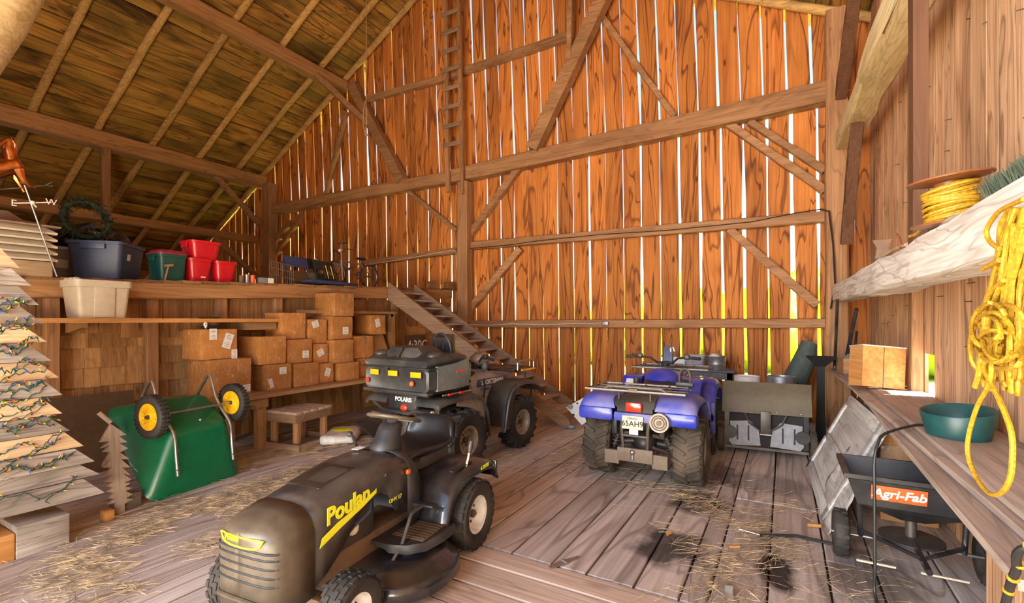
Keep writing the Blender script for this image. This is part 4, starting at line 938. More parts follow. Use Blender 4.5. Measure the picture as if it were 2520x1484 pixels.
# ---- stairs
YS0, YS1 = 6.62, 7.34
sp = [(938, 695), (1400, 1031), (1407, 1049), (1383, 1052), (947, 738)]
poly = [onY(a, b, YS0) for a, b in sp]; base = V((poly[2].x - .2, (YS0 + YS1) / 2, 0))
t = tag(empty('staircase', base), 'open wooden stairs with plank treads rising left to the loft', 'stairs')
poly[2].z = poly[3].z = .004; poly[0].x = max(poly[0].x, -6.405); poly[4].x = max(poly[4].x, -6.405)
pl = [(p.x - base.x, max(p.z, .004)) for p in poly]
for y, nm in ((YS0, 0), (YS1, 1)): MB().prism(pl, .045, Matrix.Translation((0, y - base.y, 0)) @ rotm('X', R(90))).build('stringer', 'tread', t, smooth=False)
a, b = V(pl[0] + (0,)), V(pl[1] + (0,))
for k in range(14):
    f = .055 + .90 * k / 13.5; p = a.lerp(b, f)
    MB().box((p.x - .02, 0, p.y - .085), (.185, YS1 - YS0 - .05, .030), bev=.005).jitter(.003, 5).build('tread', 'plank', t)
# black/white panel leaning at the stair foot
pp = [onY(a, b, 6.66) for a, b in ((1392, 1003), (1441, 975), (1481, 1012), (1432, 1046))]; bs = V((pp[3].x, 6.66, 0))
t = tag(empty('metal_sheet', bs), 'white metal panel with a round latch standing on its corner at the stair foot', 'panel')
mt = rotm('X', R(90)) @ Matrix.Translation((0, 0, 0)); lean = rotm('X', R(-6))
MB().prism([(p.x - bs.x, max(0.004, p.z)) for p in pp], .022, lean @ mt).build('panel', 'white_paint', t, smooth=False)
c0 = onY(1402, 1002, 6.63) - bs; MB().cyl(c0 + V((0, .02, 0)), c0 + V((0, -.03, 0)), .035, seg=16).xf(lean).build('latch', 'galv', t)
for px, py in ((1418, 994), (1440, 981), (1409, 1022)): c0 = onY(px, py, 6.63) - bs; MB().cyl(c0 + V((0, .02, 0)), c0 + V((0, -.002, 0)), .018, seg=3 if px == 1418 else 10).xf(lean).build('cutout', 'black_ink', t)
t = tag(empty('plastic_bag', (bs.x - .12, 6.52, 0)), 'crumpled pale blue plastic bag at the foot of the stairs', 'bag')
mb = MB(); mb.ball((0, 0, .03), (.07, .05, .03), 3); mb.jitter(.02, 14)
for v in mb.bm.verts: v.co.z = max(v.co.z, .002)
mb.build('bag_body', 'grey_body', t, sharp=25)
# ---- ladder on the gable
YLd = 8.51
l0, l1, r0, r1 = onY(1103, 473, YLd), onY(1097, 0, YLd), onY(1139, 478, YLd), onY(1129, 0, YLd)
def ext(p, q, z): return p + (q - p) * ((z - p.z) / (q.z - p.z))
l1, r1 = ext(l0, l1, 9.45), ext(r0, r1, 9.45)
t = tag(empty('ladder', l0), 'long homemade wooden ladder fixed high on the gable wall above the tie beam', 'ladder')
iv = Matrix.Translation(-l0)
for p, q in ((l0, l1), (r0, r1)):
    m = frame(p, q, V((0, 1, 0))); MB().box((0, 0, (q - p).length / 2), (.085, .075, (q - p).length), m, bev=.006).xf(iv).build('rail', 'timber_z', t)
for k in range(12):
    y = 354 - 46.6 * k; p = onY(1100, y + 6, YLd - .05); q = onY(1136, y - 8, YLd - .05); z = (p.z + q.z) / 2; p, q = ext(l0, l1, z), ext(r0, r1, z)
    if z > 9.3: break
    d = (q - p).normalized(); MB().box2((p.x - .09, YLd - .07, z - .045), (q.x + .03, YLd - .037, z + .045), bev=.006).xf(iv).jitter(.006, 3).build('rung', 'tread', t)
# ---- hanging rope
p = onY(901, 372, 7.6)
t = tag(empty('hanging_rope', (p.x, p.y, p.z)), 'thin hemp rope hanging from the roof beside the left queen post', 'rope')
ztop = roofz(p.x) + .04 - p.z
MB().tube([(0, 0, 0), (.01, 0, .3), (-.005, .005, .9), (.0, 0, 1.6), (.004, 0, ztop)], .011, 7).build('rope_line', 'hemp', t)
MB().tube([(.0, -.02, .35), (-.07, -.02, .55), (-.06, -.02, .9), (.0, -.02, 1.1), (.045, -.02, .9), (.03, -.02, .6), (0, -.02, .4)], .013, 7).ball((0, 0, .36), .035, 2).build('rope_loop', 'hemp', t)
# ---- board with chalked time
q = onX(1012, 850, -6.28)
t = tag(empty('marked_board', (-6.27, q.y + .27, 0)), 'reddish brown board with 4:30C painted in white, standing at the loft wall', 'sign')
mm = rotm('Y', R(-8)); MB().box2((-.012, -.27, 0), (.012, .34, 1.30), mm, bev=.003).build('board', 'maroon' if False else 'brown_sheet', t)
text_obj('4:30C', .25, mm @ Matrix.Translation((.0145, .06, 1.10)) @ rotm('Z', R(90)) @ rotm('X', R(90)), 'frost', t, 'lettering', .001, shear=.1)
# debris chunks on the loft edge by the stairs
for px, py, sx, lab in ((1062, 716, .26, 'dark wooden chunk lying on the loft edge just right of the stair top'), (1102, 722, .40, 'dark broken board end standing on the loft edge next to the centre post')):
    y = 7.9 if px < 1080 else 8.3; q = onX(px, py, -6.45); t = tag(empty('wood_chunk', (-6.45, q.y, loftz(q.y) + .004)), lab, 'wood')
    MB().prism([(-sx / 2, 0), (sx / 2, 0), (sx / 2, .17), (-.02, .15), (-sx / 2, .09)], .08, rotm('Z', R(90)) @ rotm('X', R(90))).build('chunk', 'loftwall', t, smooth=False)
# ================================================================ RIGHT SIDE
BH = .92
t = tag(empty('plank_bench', (.8, 4.6, 0)), 'long bench of loose grey planks along the right wall', 'bench')
iv = Matrix.Translation((-.8, -4.6, 0))
def bplank(pa, pb, w, th, z, name='plank', mat='plank', dz=0.):
    a, b = onZ(*pa, z), onZ(*pb, z); d = (b - a).normalized(); n = V((d.y, -d.x, 0)); n = n if n.x > 0 else -n; rings = []
    a = a - d * 0; L = (b - a).length
    for i in range(11):
        p = a + d * (L * i / 10); j = rng.uniform(-.006, .006); zz = dz * i / 10
        rings.append([p + n * j + V((0, 0, -th + zz)), p + n * (w + j) + V((0, 0, -th + zz)), p + n * (w + j) + V((0, 0, zz)), p + n * j + V((0, 0, zz))])
    return MB().loft(rings).xf(iv).build(name, mat, t, sharp=30)
bplank((2105, 955), (2500, 1424), .19, .032, BH - .035)
bplank((2041, 906), (2530, 1318), .24, .030, BH)
x0 = onZ(2152, 962, BH).x
MB().box2((x0 - .05, 1.0, BH + .002), (1.095, 5.6, BH + .03), bev=.004).xf(iv).build('wide_board', 'plank', t)
MB().box2((.70, 5.6, BH - .03), (1.095, 7.9, BH - .001)).xf(iv).build('back_board', 'plank', t)
for y in (7.7, 5.6, 3.0, 1.3): MB().box2((.66, y - .05, BH - .12), (1.09, y + .05, BH - .07)).xf(iv).build('bearer', 'tread', t)
for y in (7.7, 5.6, 3.0, 1.3): MB().box2((1.0, y - .045, 0), (1.09, y + .045, BH - .12)).xf(iv).build('leg', 'timber_z', t); (MB().box2((.68, y - .045, 0), (.76, y + .045, BH - .12)).xf(iv).build('leg', 'timber_z', t) if y != 3.0 else None)
yy = 1.05
for k in range(8):
    MB().box2((.66, yy, .0), (.685, yy + .17, BH - .13)).xf(iv).build('skirt_board', 'right', t); yy += .175
# ---- whitewashed doors leaning on the bench
fl0, fl1 = onZ(1990, 1150), onZ(2032, 1284)
t = tag(empty('leaning_door', fl1), 'whitewashed old panel door leaning against the bench front', 'door')
dd = (fl0 - fl1); L = dd.length; dd.normalize(); tp = V((.40, .06, .80)); 
mm = Matrix((dd, tp.normalized(), dd.cross(tp.normalized()))).transposed().to_4x4(); H = tp.length
MB().box2((0, 0, -.012), (L, H, .012), mm).build('panel', 'white_wood', t)
for a0, a1, b0, b1 in ((0, L, H - .11, H), (0, L, 0, .10), (0, L, H * .43, H * .43 + .06), (0, .09, 0, H), (L - .09, L, 0, H)): MB().box2((a0, b0, -.030), (a1, b1, .030), mm, bev=.004).build('frame_rail', 'white_wood', t)
t = tag(empty('leaning_sheet', fl1 + V((.03, -.30, 0))), 'crumpled pale sheet of board leaning in front of the whitewashed door, peeling at the bottom', 'board')
mm2 = Matrix((dd, V((.27, .03, .52)).normalized(), dd.cross(V((.27, .03, .52)).normalized()))).transposed().to_4x4()
mb = MB(); bmesh.ops.create_grid(mb.bm, x_segments=16, y_segments=12, size=.5); 
for v in mb.bm.verts: v.co.x = (v.co.x + .5) * .85; v.co.y = (v.co.y + .5) * .60; v.co.z = -.035 + .022 * noise.noise(v.co * 7) + .012 * noise.noise(v.co * 19)
mb.xf(mm2); mb.build('sheet', 'white_wood', t, sharp=80, solid=.006)
# ---- seed/feed spreader (tow behind)
q = onZ(2108, 1372)
SX, SY = q.x + .28, q.y - .03
t = tag(empty('broadcast_spreader', (SX, SY, 0)), 'black tow-behind spreader hopper with an orange sticker under the plank bench', 'spreader')
def rect(lx, ly, z, cx=0, cy=0): return [(cx - lx, cy - ly, z), (cx + lx, cy - ly, z), (cx + lx, cy + ly, z), (cx - lx, cy + ly, z)]
MB().loft([rect(.06, .06, .33), rect(.20, .15, .40), rect(.30, .21, .44), rect(.345, .245, .60), rect(.375, .265, .61), rect(.375, .265, .635), rect(.345, .245, .635), rect(.29, .2, .45), rect(.05, .05, .35)]).build('hopper', 'black_plastic', t, sharp=25)
st_ = MB().box((.03, 0, 0), (.27, .003, .095), Matrix.Translation((-.13, -.237, .535)) @ rotm('X', R(12)), bev=.001).build('sticker', 'orange', t)
text_obj('Agri-Fab', .076, Matrix.Translation((-.10, -.2405, .5345)) @ rotm('X', R(90 + 12)), 'frost', st_, 'lettering', .0008, shear=.2, bold=.002)
def simple_wheel(par, c, r, w, axis, tm='rubber', rim='dark_steel', rr=.55, lugs=0):
    m = Matrix.Translation(c) @ (rotm('Y', R(90)) if axis == 'x' else rotm('X', R(90))); h = w / 2
    mb = MB(); mb.lathe([(r * rr, -h * .8), (r * .7, -h), (r * .88, -h * .95), (r * .97, -h * .65), (r, 0), (r * .97, h * .65), (r * .88, h * .95), (r * .7, h), (r * rr, h * .8)], 30, m, True)
    for k in range(lugs):
        for s in (-1, 1): mb.box((r * .985, 0, s * h * .42), (r * .06, r * .14, h * .7), m @ rotm('Z', 2 * math.pi * (k + (.5 if s > 0 else 0)) / lugs))
    ty = mb.build('wheel', tm, par)
    MB().lathe([(.012, -h * .4), (r * rr * .6, -h * .35), (r * rr * .9, -h * .75), (r * rr * 1.02, -h * .8), (r * rr * 1.02, h * .8), (r * rr * .9, h * .75), (r * rr * .6, h * .35), (.012, h * .4)], 26, m, True).build('rim', rim, ty)
    return ty
for s in (-1, 1): simple_wheel(t, (s * .37, .02, .155), .155, .09, 'x', lugs=16)
MB().cyl((-.42, .02, .155), (.42, .02, .155), .010).build('axle', 'steel', t)
for s in (-1, 1): MB().tube([(s * .26, .02, .155), (s * .27, .0, .40), (s * .22, -.05, .44)], .016).build('frame_leg', 'black_gloss', t)
MB().tube([(0, .1, .2), (0, -.2, .2), (0, -.45, .19)], .018).tube([(-.26, 0, .2), (0, -.3, .2), (.26, 0, .2)], .014).build('tow_bar', 'black_gloss', t)
MB().lathe([(.0, .20), (.17, .20), (.17, .212), (.03, .22), (.03, .32), (0, .32)], 24, Matrix.Translation((0, 0, 0))).build('spinner', 'dark_steel', t)
MB().box2((-.30, -.16, .055), (-.10, -.145, .066)).build('reflector_strip', 'cream', t); MB().box2((.02, -.16, .055), (.24, -.145, .066)).build('reflector_strip', 'cream', t)
t = tag(empty('shade_sheet', (.975, 2.85, 0)), 'black green shade sheet added to stand for the dark under the bench behind the spreader', 'tarp')  # added sheet, its dark colour stands for shade below the planks
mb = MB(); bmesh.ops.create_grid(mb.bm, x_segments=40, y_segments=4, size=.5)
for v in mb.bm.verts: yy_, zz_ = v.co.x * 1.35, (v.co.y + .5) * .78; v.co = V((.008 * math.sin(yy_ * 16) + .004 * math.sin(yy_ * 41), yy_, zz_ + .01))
mb.build('cloth', 'shade_black', t, sharp=80, solid=.004)
# wooden box pieces behind the spreader
t = tag(empty('wooden_box', (.93, 5.0, 0)), 'pale wooden box with nail holes standing under the bench behind the spreader', 'box')
MB().box2((-.26, -.2, 0), (.10, .2, .60), bev=.004).build('side_boards', 'carton_dull', t); MB().box2((-.27, -.21, .60), (.11, .21, .775), bev=.004).build('top_board', 'crate', t)
# ---- things on the bench
def crate(loc, rz, tilt, s, label, mat='crate'):
    t = tag(empty('wooden_crate', loc, rz), label, 'crate'); mm = tilt; w, d, h = s; k = .014
    MB().box2((-w / 2, -d / 2, 0), (w / 2, -d / 2 + k, h), mm).build('side_board', mat, t); MB().box2((-w / 2, d / 2 - k, 0), (w / 2, d / 2, h), mm).build('side_board', mat, t)
    MB().box2((-w / 2, -d / 2 + k, 0), (-w / 2 + k, d / 2 - k, h), mm).build('end_board', mat, t); MB().box2((w / 2 - k, -d / 2 + k, 0), (w / 2, d / 2 - k, h), mm).build('end_board', mat, t)
    MB().box2((-w / 2 + k, -d / 2 + k, 0), (w / 2 - k, d / 2 - k, k), mm).build('bottom_board', mat, t); return t
a = onZ(2195, 965, BH + .03)
ct = crate((.76, 5.70, BH + .034), R(20), rotm('X', R(-6)) @ rotm('Y', R(5)), (.36, .24, .38), 'orange-brown wooden crate standing on edge on the bench with a seam down its face')
MB().box2((-.185, -.125, .38), (.185, .125, .392), rotm('X', R(-6)) @ rotm('Y', R(5))).build('lid_board', 'white_wood', ct)
MB().box2((-.004, -.1225, .0), (.0, -.1200, .38), rotm('X', R(-6)) @ rotm('Y', R(5))).build('seam', 'black_ink', ct)
b = onZ(2085, 908, BH)
ct2 = crate((.75, 7.42, BH + .002), R(10), I4, (.26, .26, .19), 'dark wooden crate full of crumpled paper at the far end of the bench', 'timber_x')
mb = MB()
for k in range(14): mb.ball((rng.uniform(-.08, .08), rng.uniform(-.08, .08), .15 + rng.uniform(0, .05)), rng.uniform(.03, .05), 2)
mb.jitter(.03, 25); pm = mb.build('crumpled_paper', 'grey_body', ct2, sharp=20); pm['kind'] = 'stuff'
# teal collar
c0 = onZ(2345, 1072, BH + .03)
t = tag(empty('teal_ring', (c0.x + .02, c0.y, BH + .033)), 'large teal green plastic ring lying on the bench planks', 'ring')
mb = MB(); n = 40; rings = []
for k in range(n):
    a = 2 * math.pi * k / n; ca, sa = math.cos(a), math.sin(a); hh = .135 + .02 * math.cos(a - .6)
    rings.append([(.135 * ca, .155 * sa, 0), (.165 * ca, .185 * sa, hh), (.160 * ca, .180 * sa, hh + .008), (.150 * ca, .170 * sa, hh), (.122 * ca, .142 * sa, .004)])
mb.loft(rings, loop=True, caps=False).build('collar', 'teal', t, sharp=50)
# ---- tools in the corner
def tool(p0, p1, r, label, head=True):
    t = tag(empty('tool_handle', p0), label, 'tool'); p1 = p1 - p0
    MB().tube([(0, 0, 0), p1 * .5, p1], r, 8).build('shaft', 'black_plastic', t)
    if head: MB().box((0, 0, .06), (.035, .10, .12), bev=.008).build('ferrule', 'dark_steel', t)
    return t
for (x, y, z), b, X1, r, lb in (((.60, 7.9, BH + .002), (2061, 738), .585, .018, 'black tool shaft leaning in the corner, left one of three'), ((.70, 7.85, BH + .002), (2108, 760), .80, .024, 'thicker black tool shaft leaning in the corner, middle one of three'), ((.79, 7.72, BH + .002), (2108, 815), .84, .016, 'short black tool shaft standing on the bench end in the corner')):
    tool(V((x, y, z)), onX(*b, X1), r, lb)
# ---- rolled green tarp, feed chute, buckets behind the sweeper
t = tag(empty('rolled_tarp', (.10, 8.05, 0)), 'dull green rolled tarp leaning in the far right corner behind the sweeper', 'tarp')
MB().tube([(-.30, 0, 0), (-.05, .15, .5), (.16, .38, 1.0), (.22, .42, 1.25)], [.16, .17, .15, .10], 14).jitter(.03, 5).build('roll', 'tarp_green', t, sharp=60)
c1 = onZ(2020, 880, 1.13); 
t = tag(empty('metal_chute', (.42, 7.55, 0)), 'tall dark metal chute with a flared black top beside the bench end', 'chute')
MB().loft([rect(.06, .06, 0), rect(.045, .045, .5), rect(.045, .045, .98), rect(.16, .17, 1.10, .0, 0), rect(.17, .18, 1.11), rect(.15, .16, 1.11), rect(.05, .05, .98)]).build('chute_body', 'black_cloth', t, sharp=25)
t = tag(empty('black_bucket', (.12, 7.25, 0)), 'black plastic bucket right behind the sweeper wheel', 'bucket')
MB().lathe([(0, 0), (.13, 0), (.165, .50), (.175, .50), (.175, .52), (.155, .52), (.13, .03), (0, .03)], 24).build('pail', 'black_plastic', t)
t = tag(empty('blue_bag', (.22, 6.72, 0)), 'crumpled blue plastic sheet on the floor between sweeper and leaning door', 'sheet')
mb = MB(); mb.ball((0, 0, .12), (.10, .16, .16), 3); mb.jitter(.05, 9)
for v in mb.bm.verts: v.co.z = max(v.co.z, .002)
mb.build('folds', 'grey_body', t, sharp=25)
# ---- lawn sweeper
s0, s1 = onZ(1795, 1118), onZ(1980, 1135); sc_ = (s0 + s1) / 2; an = math.atan2(s1.y - s0.y, s1.x - s0.x)
t = tag(empty('lawn_sweeper', (sc_.x - .01, sc_.y + .12, 0), an * .5), 'black towed lawn sweeper with a brown steel back panel and two slotted grey plates', 'sweeper')
W2 = .44
MB().prism([(0, .50), (.02, .84), (.05, .845), (.32, .78), (.36, .50)], W2 * 2, rotm('Z', R(90)) @ rotm('X', R(90))).build('hopper_sides', 'black_gloss', t, smooth=False)
mb = MB(); n = 8; rings = []
for k in range(n + 1): f = k / n; rings.append([(-W2 - .03 + f * .01, -.012 + .03 * math.sin(f * 3.1), .49 + .37 * f), (W2 + .03 - f * .01, -.012 + .03 * math.sin(f * 3.1), .49 + .37 * f), (W2 + .03, .0 + .03 * math.sin(f * 3.1), .49 + .37 * f), (-W2 - .03, .0 + .03 * math.sin(f * 3.1), .49 + .37 * f)])
mb.loft(rings).xf(Matrix.Translation((0, -.03, 0))).build('back_panel', 'olive_sheet', t)
mb = MB()
for k in range(4): mb.ball((-.36 + k * .24, -.043, .515), .010, 1)
MB().box2((-.42, .035, .09), (.42, .30, .52)).build('chassis', 'black_cloth', t); mb.build('rivets', 'steel', t); t.children[-1]['kind'] = 'stuff'
MB().box2((-W2, -.0, .10), (-W2 + .05, .30, .50)).build('side_frame', 'black_gloss', t); MB().box2((W2 - .05, -.0, .10), (W2, .30, .50)).build('side_frame', 'black_gloss', t)
for s in (-1, 1):
    pl_ = MB().prism([(s * .05, .10), (s * .36, .08), (s * .40, .14), (s * .37, .20), (s * .38, .37), (s * .16, .39), (s * .07, .28)], .012, Matrix.Translation((0, .02, 0)) @ rotm('X', R(90))).build('guard_plate', 'grey_plate', t, smooth=False)
    for k in (.18, .30): MB().box2((s * k - .009, .009, .15), (s * k + .009, .013, .33)).build('slot', 'black_ink', pl_)
    MB().tube([(s * .03, -.01, .27), (s * .17, -.012, .37), (s * .22, -.012, .49)], .012, 6).build('brace', 'dark_steel', t)
    simple_wheel(t, (s * (W2 + .045), .04, .16), .16, .075, 'x', 'rubber_mud', 'rusty', lugs=18)
    MB().cyl((s * (W2 - .06), .005, .24), (s * (W2 - .06), -.02, .24), .075, seg=20).build('brush_cap', 'black_plastic', t)
MB().box2((-.055, -.06, .25), (.055, -.01, .52), bev=.006).build('hitch_plate', 'dark_steel', t); MB().box2((-.06, -.064, .245), (.06, -.058, .257)).build('hitch_bar', 'cream', t)
MB().box2((-W2, .0, .05), (W2, .03, .08)).build('bottom_bar', 'dark_steel', t); MB().cyl((-W2 + .05, .16, .16), (W2 - .05, .16, .16), .10, seg=18).build('brush_roll', 'black_plastic', t)
# ---- pails behind the sweeper
for px, r_, h_, mt, lb in ((1838, .17, .80, 'frost', 'white drum standing behind the left half of the sweeper'), (1922, .18, .82, 'galv', 'grey metal drum standing behind the right half of the sweeper')):
    q = onY(px, 945, 7.6); t = tag(empty('drum', (q.x, 7.6, 0)), lb, 'drum')
    MB().lathe([(0, 0), (r_, 0), (r_ * 1.02, h_ * .3), (r_, h_ * .33), (r_ * 1.02, h_ * .66), (r_, h_ * .7), (r_, h_), (r_ * .92, h_ + .0), (r_ * .92, h_ - .02), (0, h_ - .02)], 26).build('shell', mt, t)
# ---- grey bench with tubs behind the blue quad
ta = onY(1640, 908, 8.25); tb = onY(1787, 908, 8.25)
t = tag(empty('grey_table', ((ta.x + tb.x) / 2, 8.35, 0)), 'grey painted work table with a lower shelf behind the blue quad', 'table')
w = (tb.x - ta.x) / 2 + .12
MB().box2((-w, -.22, .77), (w, .22, .80), bev=.004).build('top', 'grey_paint', t); MB().box2((-w + .02, -.20, .66), (w - .02, -.18, .77)).build('apron', 'grey_paint', t)
for sx in (-1, 1):
    for sy in (-1, 1): MB().box2((sx * (w - .06) - .04, sy * .17 - .03, 0), (sx * (w - .06) + .04, sy * .17 + .03, .77)).build('leg', 'grey_paint', t)
MB().box2((-w + .02, -.2, .36), (w - .02, .2, .38)).build('shelf_board', 'plank', t); MB().box2((-w + .1, .0, .0), (w - .1, .2, .355)).build('dark_box', 'black_plastic', t)
tu = tub('plastic_tub', 'small white tub with a brown band on the grey table', 'tub', (onY(1668, 900, 8.3).x, 8.28, .802), 0, .30, .24, .17, 'white_paint', handle=False); MB().box2((-.11, -.123, .02), (.11, -.117, .08)).build('band', 'brown_sheet', tu)
tub('plastic_tub', 'grey rectangular tub in the middle of the grey table', 'tub', (onY(1712, 900, 8.3).x, 8.3, .802), 0, .30, .28, .22, 'grey_plastic', handle=False)
gx = onY(1763, 900, 8.3).x
t = tag(empty('galvanised_pail', (gx, 8.3, .802)), 'round galvanised pail at the right end of the grey table', 'pail')
MB().lathe([(0, 0), (.125, 0), (.14, .08), (.143, .09), (.14, .10), (.148, .20), (.156, .21), (.15, .218), (.138, .20), (.12, .02), (0, .02)], 28).build('pail_body', 'galv', t)
t = tag(empty('white_ball', (gx - .03, 8.29, .826)), 'white crumpled ball sticking out of the galvanised pail', 'paper')
MB().ball((0, 0, .15), .088, 3).cyl((0, 0, 0), (0, 0, .1), .05).jitter(.012, 22).build('ball', 'frost', t)
# ---- reel, axe, brush and rope on the hewn beam
ZB = lambda y: 1.865 + (y + 1.2) / 9.65 * .12 + .118
rc = onX(2375, 560, .74)
t = tag(empty('rope_reel', (.70, rc.y, ZB(rc.y) + .012)), 'brown plastic reel wound with yellow rope standing on the hewn wall beam', 'reel')
tl = rotm('X', R(3)) @ rotm('Y', R(-5))
for z0, nm in ((0, 'flange'), (.205, 'flange')):
    MB().lathe([(0, z0), (.10, z0), (.158, z0 + .012), (.160, z0 + .018), (.157, z0 + .022), (.10, z0 + .012), (0, z0 + .012)], 36, tl).build(nm, 'brown_reel', t)
MB().cyl((0, 0, .012), (0, 0, .205), .06, seg=20).xf(tl).build('core', 'brown_reel', t)
mb = MB(); n = 420; pts = []
for i in range(n): a = i * .42; f = i / n; pts.append(tl @ V(((.088 + .016 * math.sin(i * .13)) * math.cos(a), (.088 + .016 * math.sin(i * .13)) * math.sin(a), .03 + .155 * f + .012 * math.sin(a + i * .02))))
mb.tube(pts, .0085, 6).build('yellow_rope', 'yellow_rope', t)
q0 = onX(2295, 575, .62); q1 = onX(2265, 612, .60)
MB().tube([V((-.09, 0, .03)), V((-.10, .1, .012)), V((-.09, .26, .008)), V((-.10, .36, .012))], .008, 6).build('loose_end', 'yellow_rope', t)
ax = onX(2215, 622, .70)
t = tag(empty('hatchet', (.70, ax.y, ZB(ax.y) + .012)), 'old hatchet with a pale handle lying on the hewn beam', 'hatchet')
MB().tube([(.0, -.22, .03), (-.03, .05, .03), (-.04, .32, .022)], [.018, .015, .016], 8, flat=.75).build('handle', 'slat_new', t)
MB().prism([(-.05, -.03), (.05, -.03), (.035, .05), (.06, .12), (-.06, .12), (-.035, .05)], .02, Matrix.Translation((-.045, .36, .035)) @ rotm('X', R(75))).build('head', 'rusty', t, smooth=False)
MB().tube([(-.02, -.16, .02), (-.03, -.14, .09), (-.035, -.09, .13)], [.012, .010, .004], 6).build('hook', 'brown_reel', t)
br = onX(2500, 520, .80)
t = tag(empty('push_broom', (.80, br.y - .12, ZB(br.y) + .012)), 'dark green bristle broom head lying on the hewn beam at the right edge', 'broom')
MB().box2((-.045, -.25, .0), (.045, .30, .045), bev=.008).build('head_block', 'black_plastic', t)
mb = MB()
for k in range(700):
    x, y = rng.uniform(-.04, .04), rng.uniform(-.24, .29); p = V((x, y, .04)); q = p + V((rng.gauss(-.02, .012), rng.gauss(.03, .012), .105)); mb.cyl(p, q, .0028, .0018, 3)
bz = mb.build('bristles', 'brush', t, smooth=False); bz['kind'] = 'stuff'
# rope hank
hx = .575
P2 = lambda px, py, d=0.: onX(px, py, hx + d)
c = P2(2470, 540)
t = tag(empty('rope_hank', c), 'large yellow rope hank with a long loop, hanging from the hewn beam', 'rope')
iv = Matrix.Translation(-c)
for k in range(26):
    x0 = 2455 + k * 5.2; x1 = 2420 + k * 5.6 + rng.uniform(-12, 12); pts = []
    yb = 860 + rng.uniform(-40, 110); xm = (x0 + x1) / 2 + rng.uniform(-15, 15)
    pp = [(x0 + 25, 512), (x0 + 5, 560 + rng.uniform(-10, 20)), (xm, 690), (x1 - 4, 800), (x1, yb), (x1 + 16, yb + 12), (x1 + 22, yb - 40), (xm + 18, 700), (x0 + 18, 560)]
    d0 = -.01 * (k % 5) - .01
    MB().tube(crm([P2(a, b, d0 + rng.uniform(-.006, .006)) for a, b in sum([[p, ((p[0] + n_[0]) / 2 + rng.uniform(-3, 3), (p[1] + n_[1]) / 2)] for p, n_ in zip(pp, pp[1:] + pp[-1:])], [])], 3), .0062, 6).xf(iv).build('strand', 'yellow_rope', t)
for cx_2, cy_2, rx_, ry_, a0 in ((2432, 800, 40, 55, .3), (2445, 830, 50, 62, -.2), (2425, 845, 38, 70, .1), (2470, 820, 52, 70, .2), (2460, 860, 60, 45, .4), (2440, 790, 30, 45, 0)):
    pts = []
    for k in range(26):
        a = 2 * math.pi * k / 26; x, y = rx_ * math.cos(a), ry_ * math.sin(a); pts.append(P2(cx_2 + x * math.cos(a0) - y * math.sin(a0), cy_2 + x * math.sin(a0) + y * math.cos(a0), -.06 + .02 * math.sin(a * 2 + cx_2)))
    MB().tube(pts, .0062, 6, loop=True).xf(iv).build('coil', 'yellow_rope', t)
lp = [(2440, 880), (2436, 940), (2405, 1000), (2384, 1070), (2382, 1120), (2400, 1170), (2432, 1212), (2462, 1214), (2485, 1180), (2492, 1120), (2488, 1060), (2462, 990), (2440, 945), (2420, 905), (2425, 890)]
MB().tube(crm([P2(a, b, -.07) for a, b in lp]), .0065, 7).xf(iv).build('long_loop', 'yellow_rope', t)
lp = [(2520, 490), (2460, 520), (2430, 560), (2432, 590), (2460, 612)]
MB().tube(crm([P2(a, b, -.05) for a, b in lp]), .0065, 7).xf(iv).build('top_loop', 'yellow_rope', t)
lp = [(2470, 690), (2438, 720), (2425, 760), (2422, 800)]
MB().tube(crm([P2(a, b, -.06) for a, b in lp]), .0065, 7).xf(iv).build('side_loop', 'yellow_rope', t)
MB().tube([P2(2460, 640, -.05), P2(2418, 662, -.05)], .008, 7).xf(iv).build('rope_end', 'yellow_rope', t)
MB().tube([P2(2418, 870, -.07), P2(2408, 930, -.07), P2(2400, 952, -.07)], .0085, 7).xf(iv).build('rope_end', 'yellow_rope', t)
# black cable drooping off the bench
p = onZ(2276, 1048, BH + .03)
t = tag(empty('black_cable', p), 'black cable dropping from the bench planks to the floor in front of the spreader', 'cable')
cxp = onZ(2206, 1484, 0.02); f0 = .50
pp = [p, p + V((-.06, -.05, .006)), V((.52, p.y - .24, BH + .005)), V((.475, p.y - .31, BH - .05)), V((.455, p.y - .345, BH - .14)), V((.452, p.y - .37, .6)), V((.45, p.y - .40, .2)), V((.45, p.y - .43, .02)), V((.47, p.y - .8, .012)), V((.5, p.y - 1.4, .012))]
MB().tube(crm([q - p for q in pp]), .0085, 8).build('cable_line', 'black_cord', t)
# yellow and black rope bottom right
a = onX(2520, 1370, .52); 
t = tag(empty('twisted_rope', a), 'yellow and black twisted rope dangling at the bottom right corner', 'rope')
pp = [onX(*q, .52) - a for q in ((2535, 1345), (2500, 1405), (2485, 1445), (2470, 1500), (2440, 1560))]; pp = [pp[0] + V((.2, -.0, .04))] + pp
MB().tube(crm(pp), .010, 8).build('rope_line', 'black_cord', t)
for k in range(6):
    f = k / 5 * 3.6; i = int(f); q = pp[1 + i].lerp(pp[2 + i], f - i); MB().torus(.0102, .004, frame(q, pp[2 + i]), 10, 5).build('yellow_strand', 'yellow_rope', t)
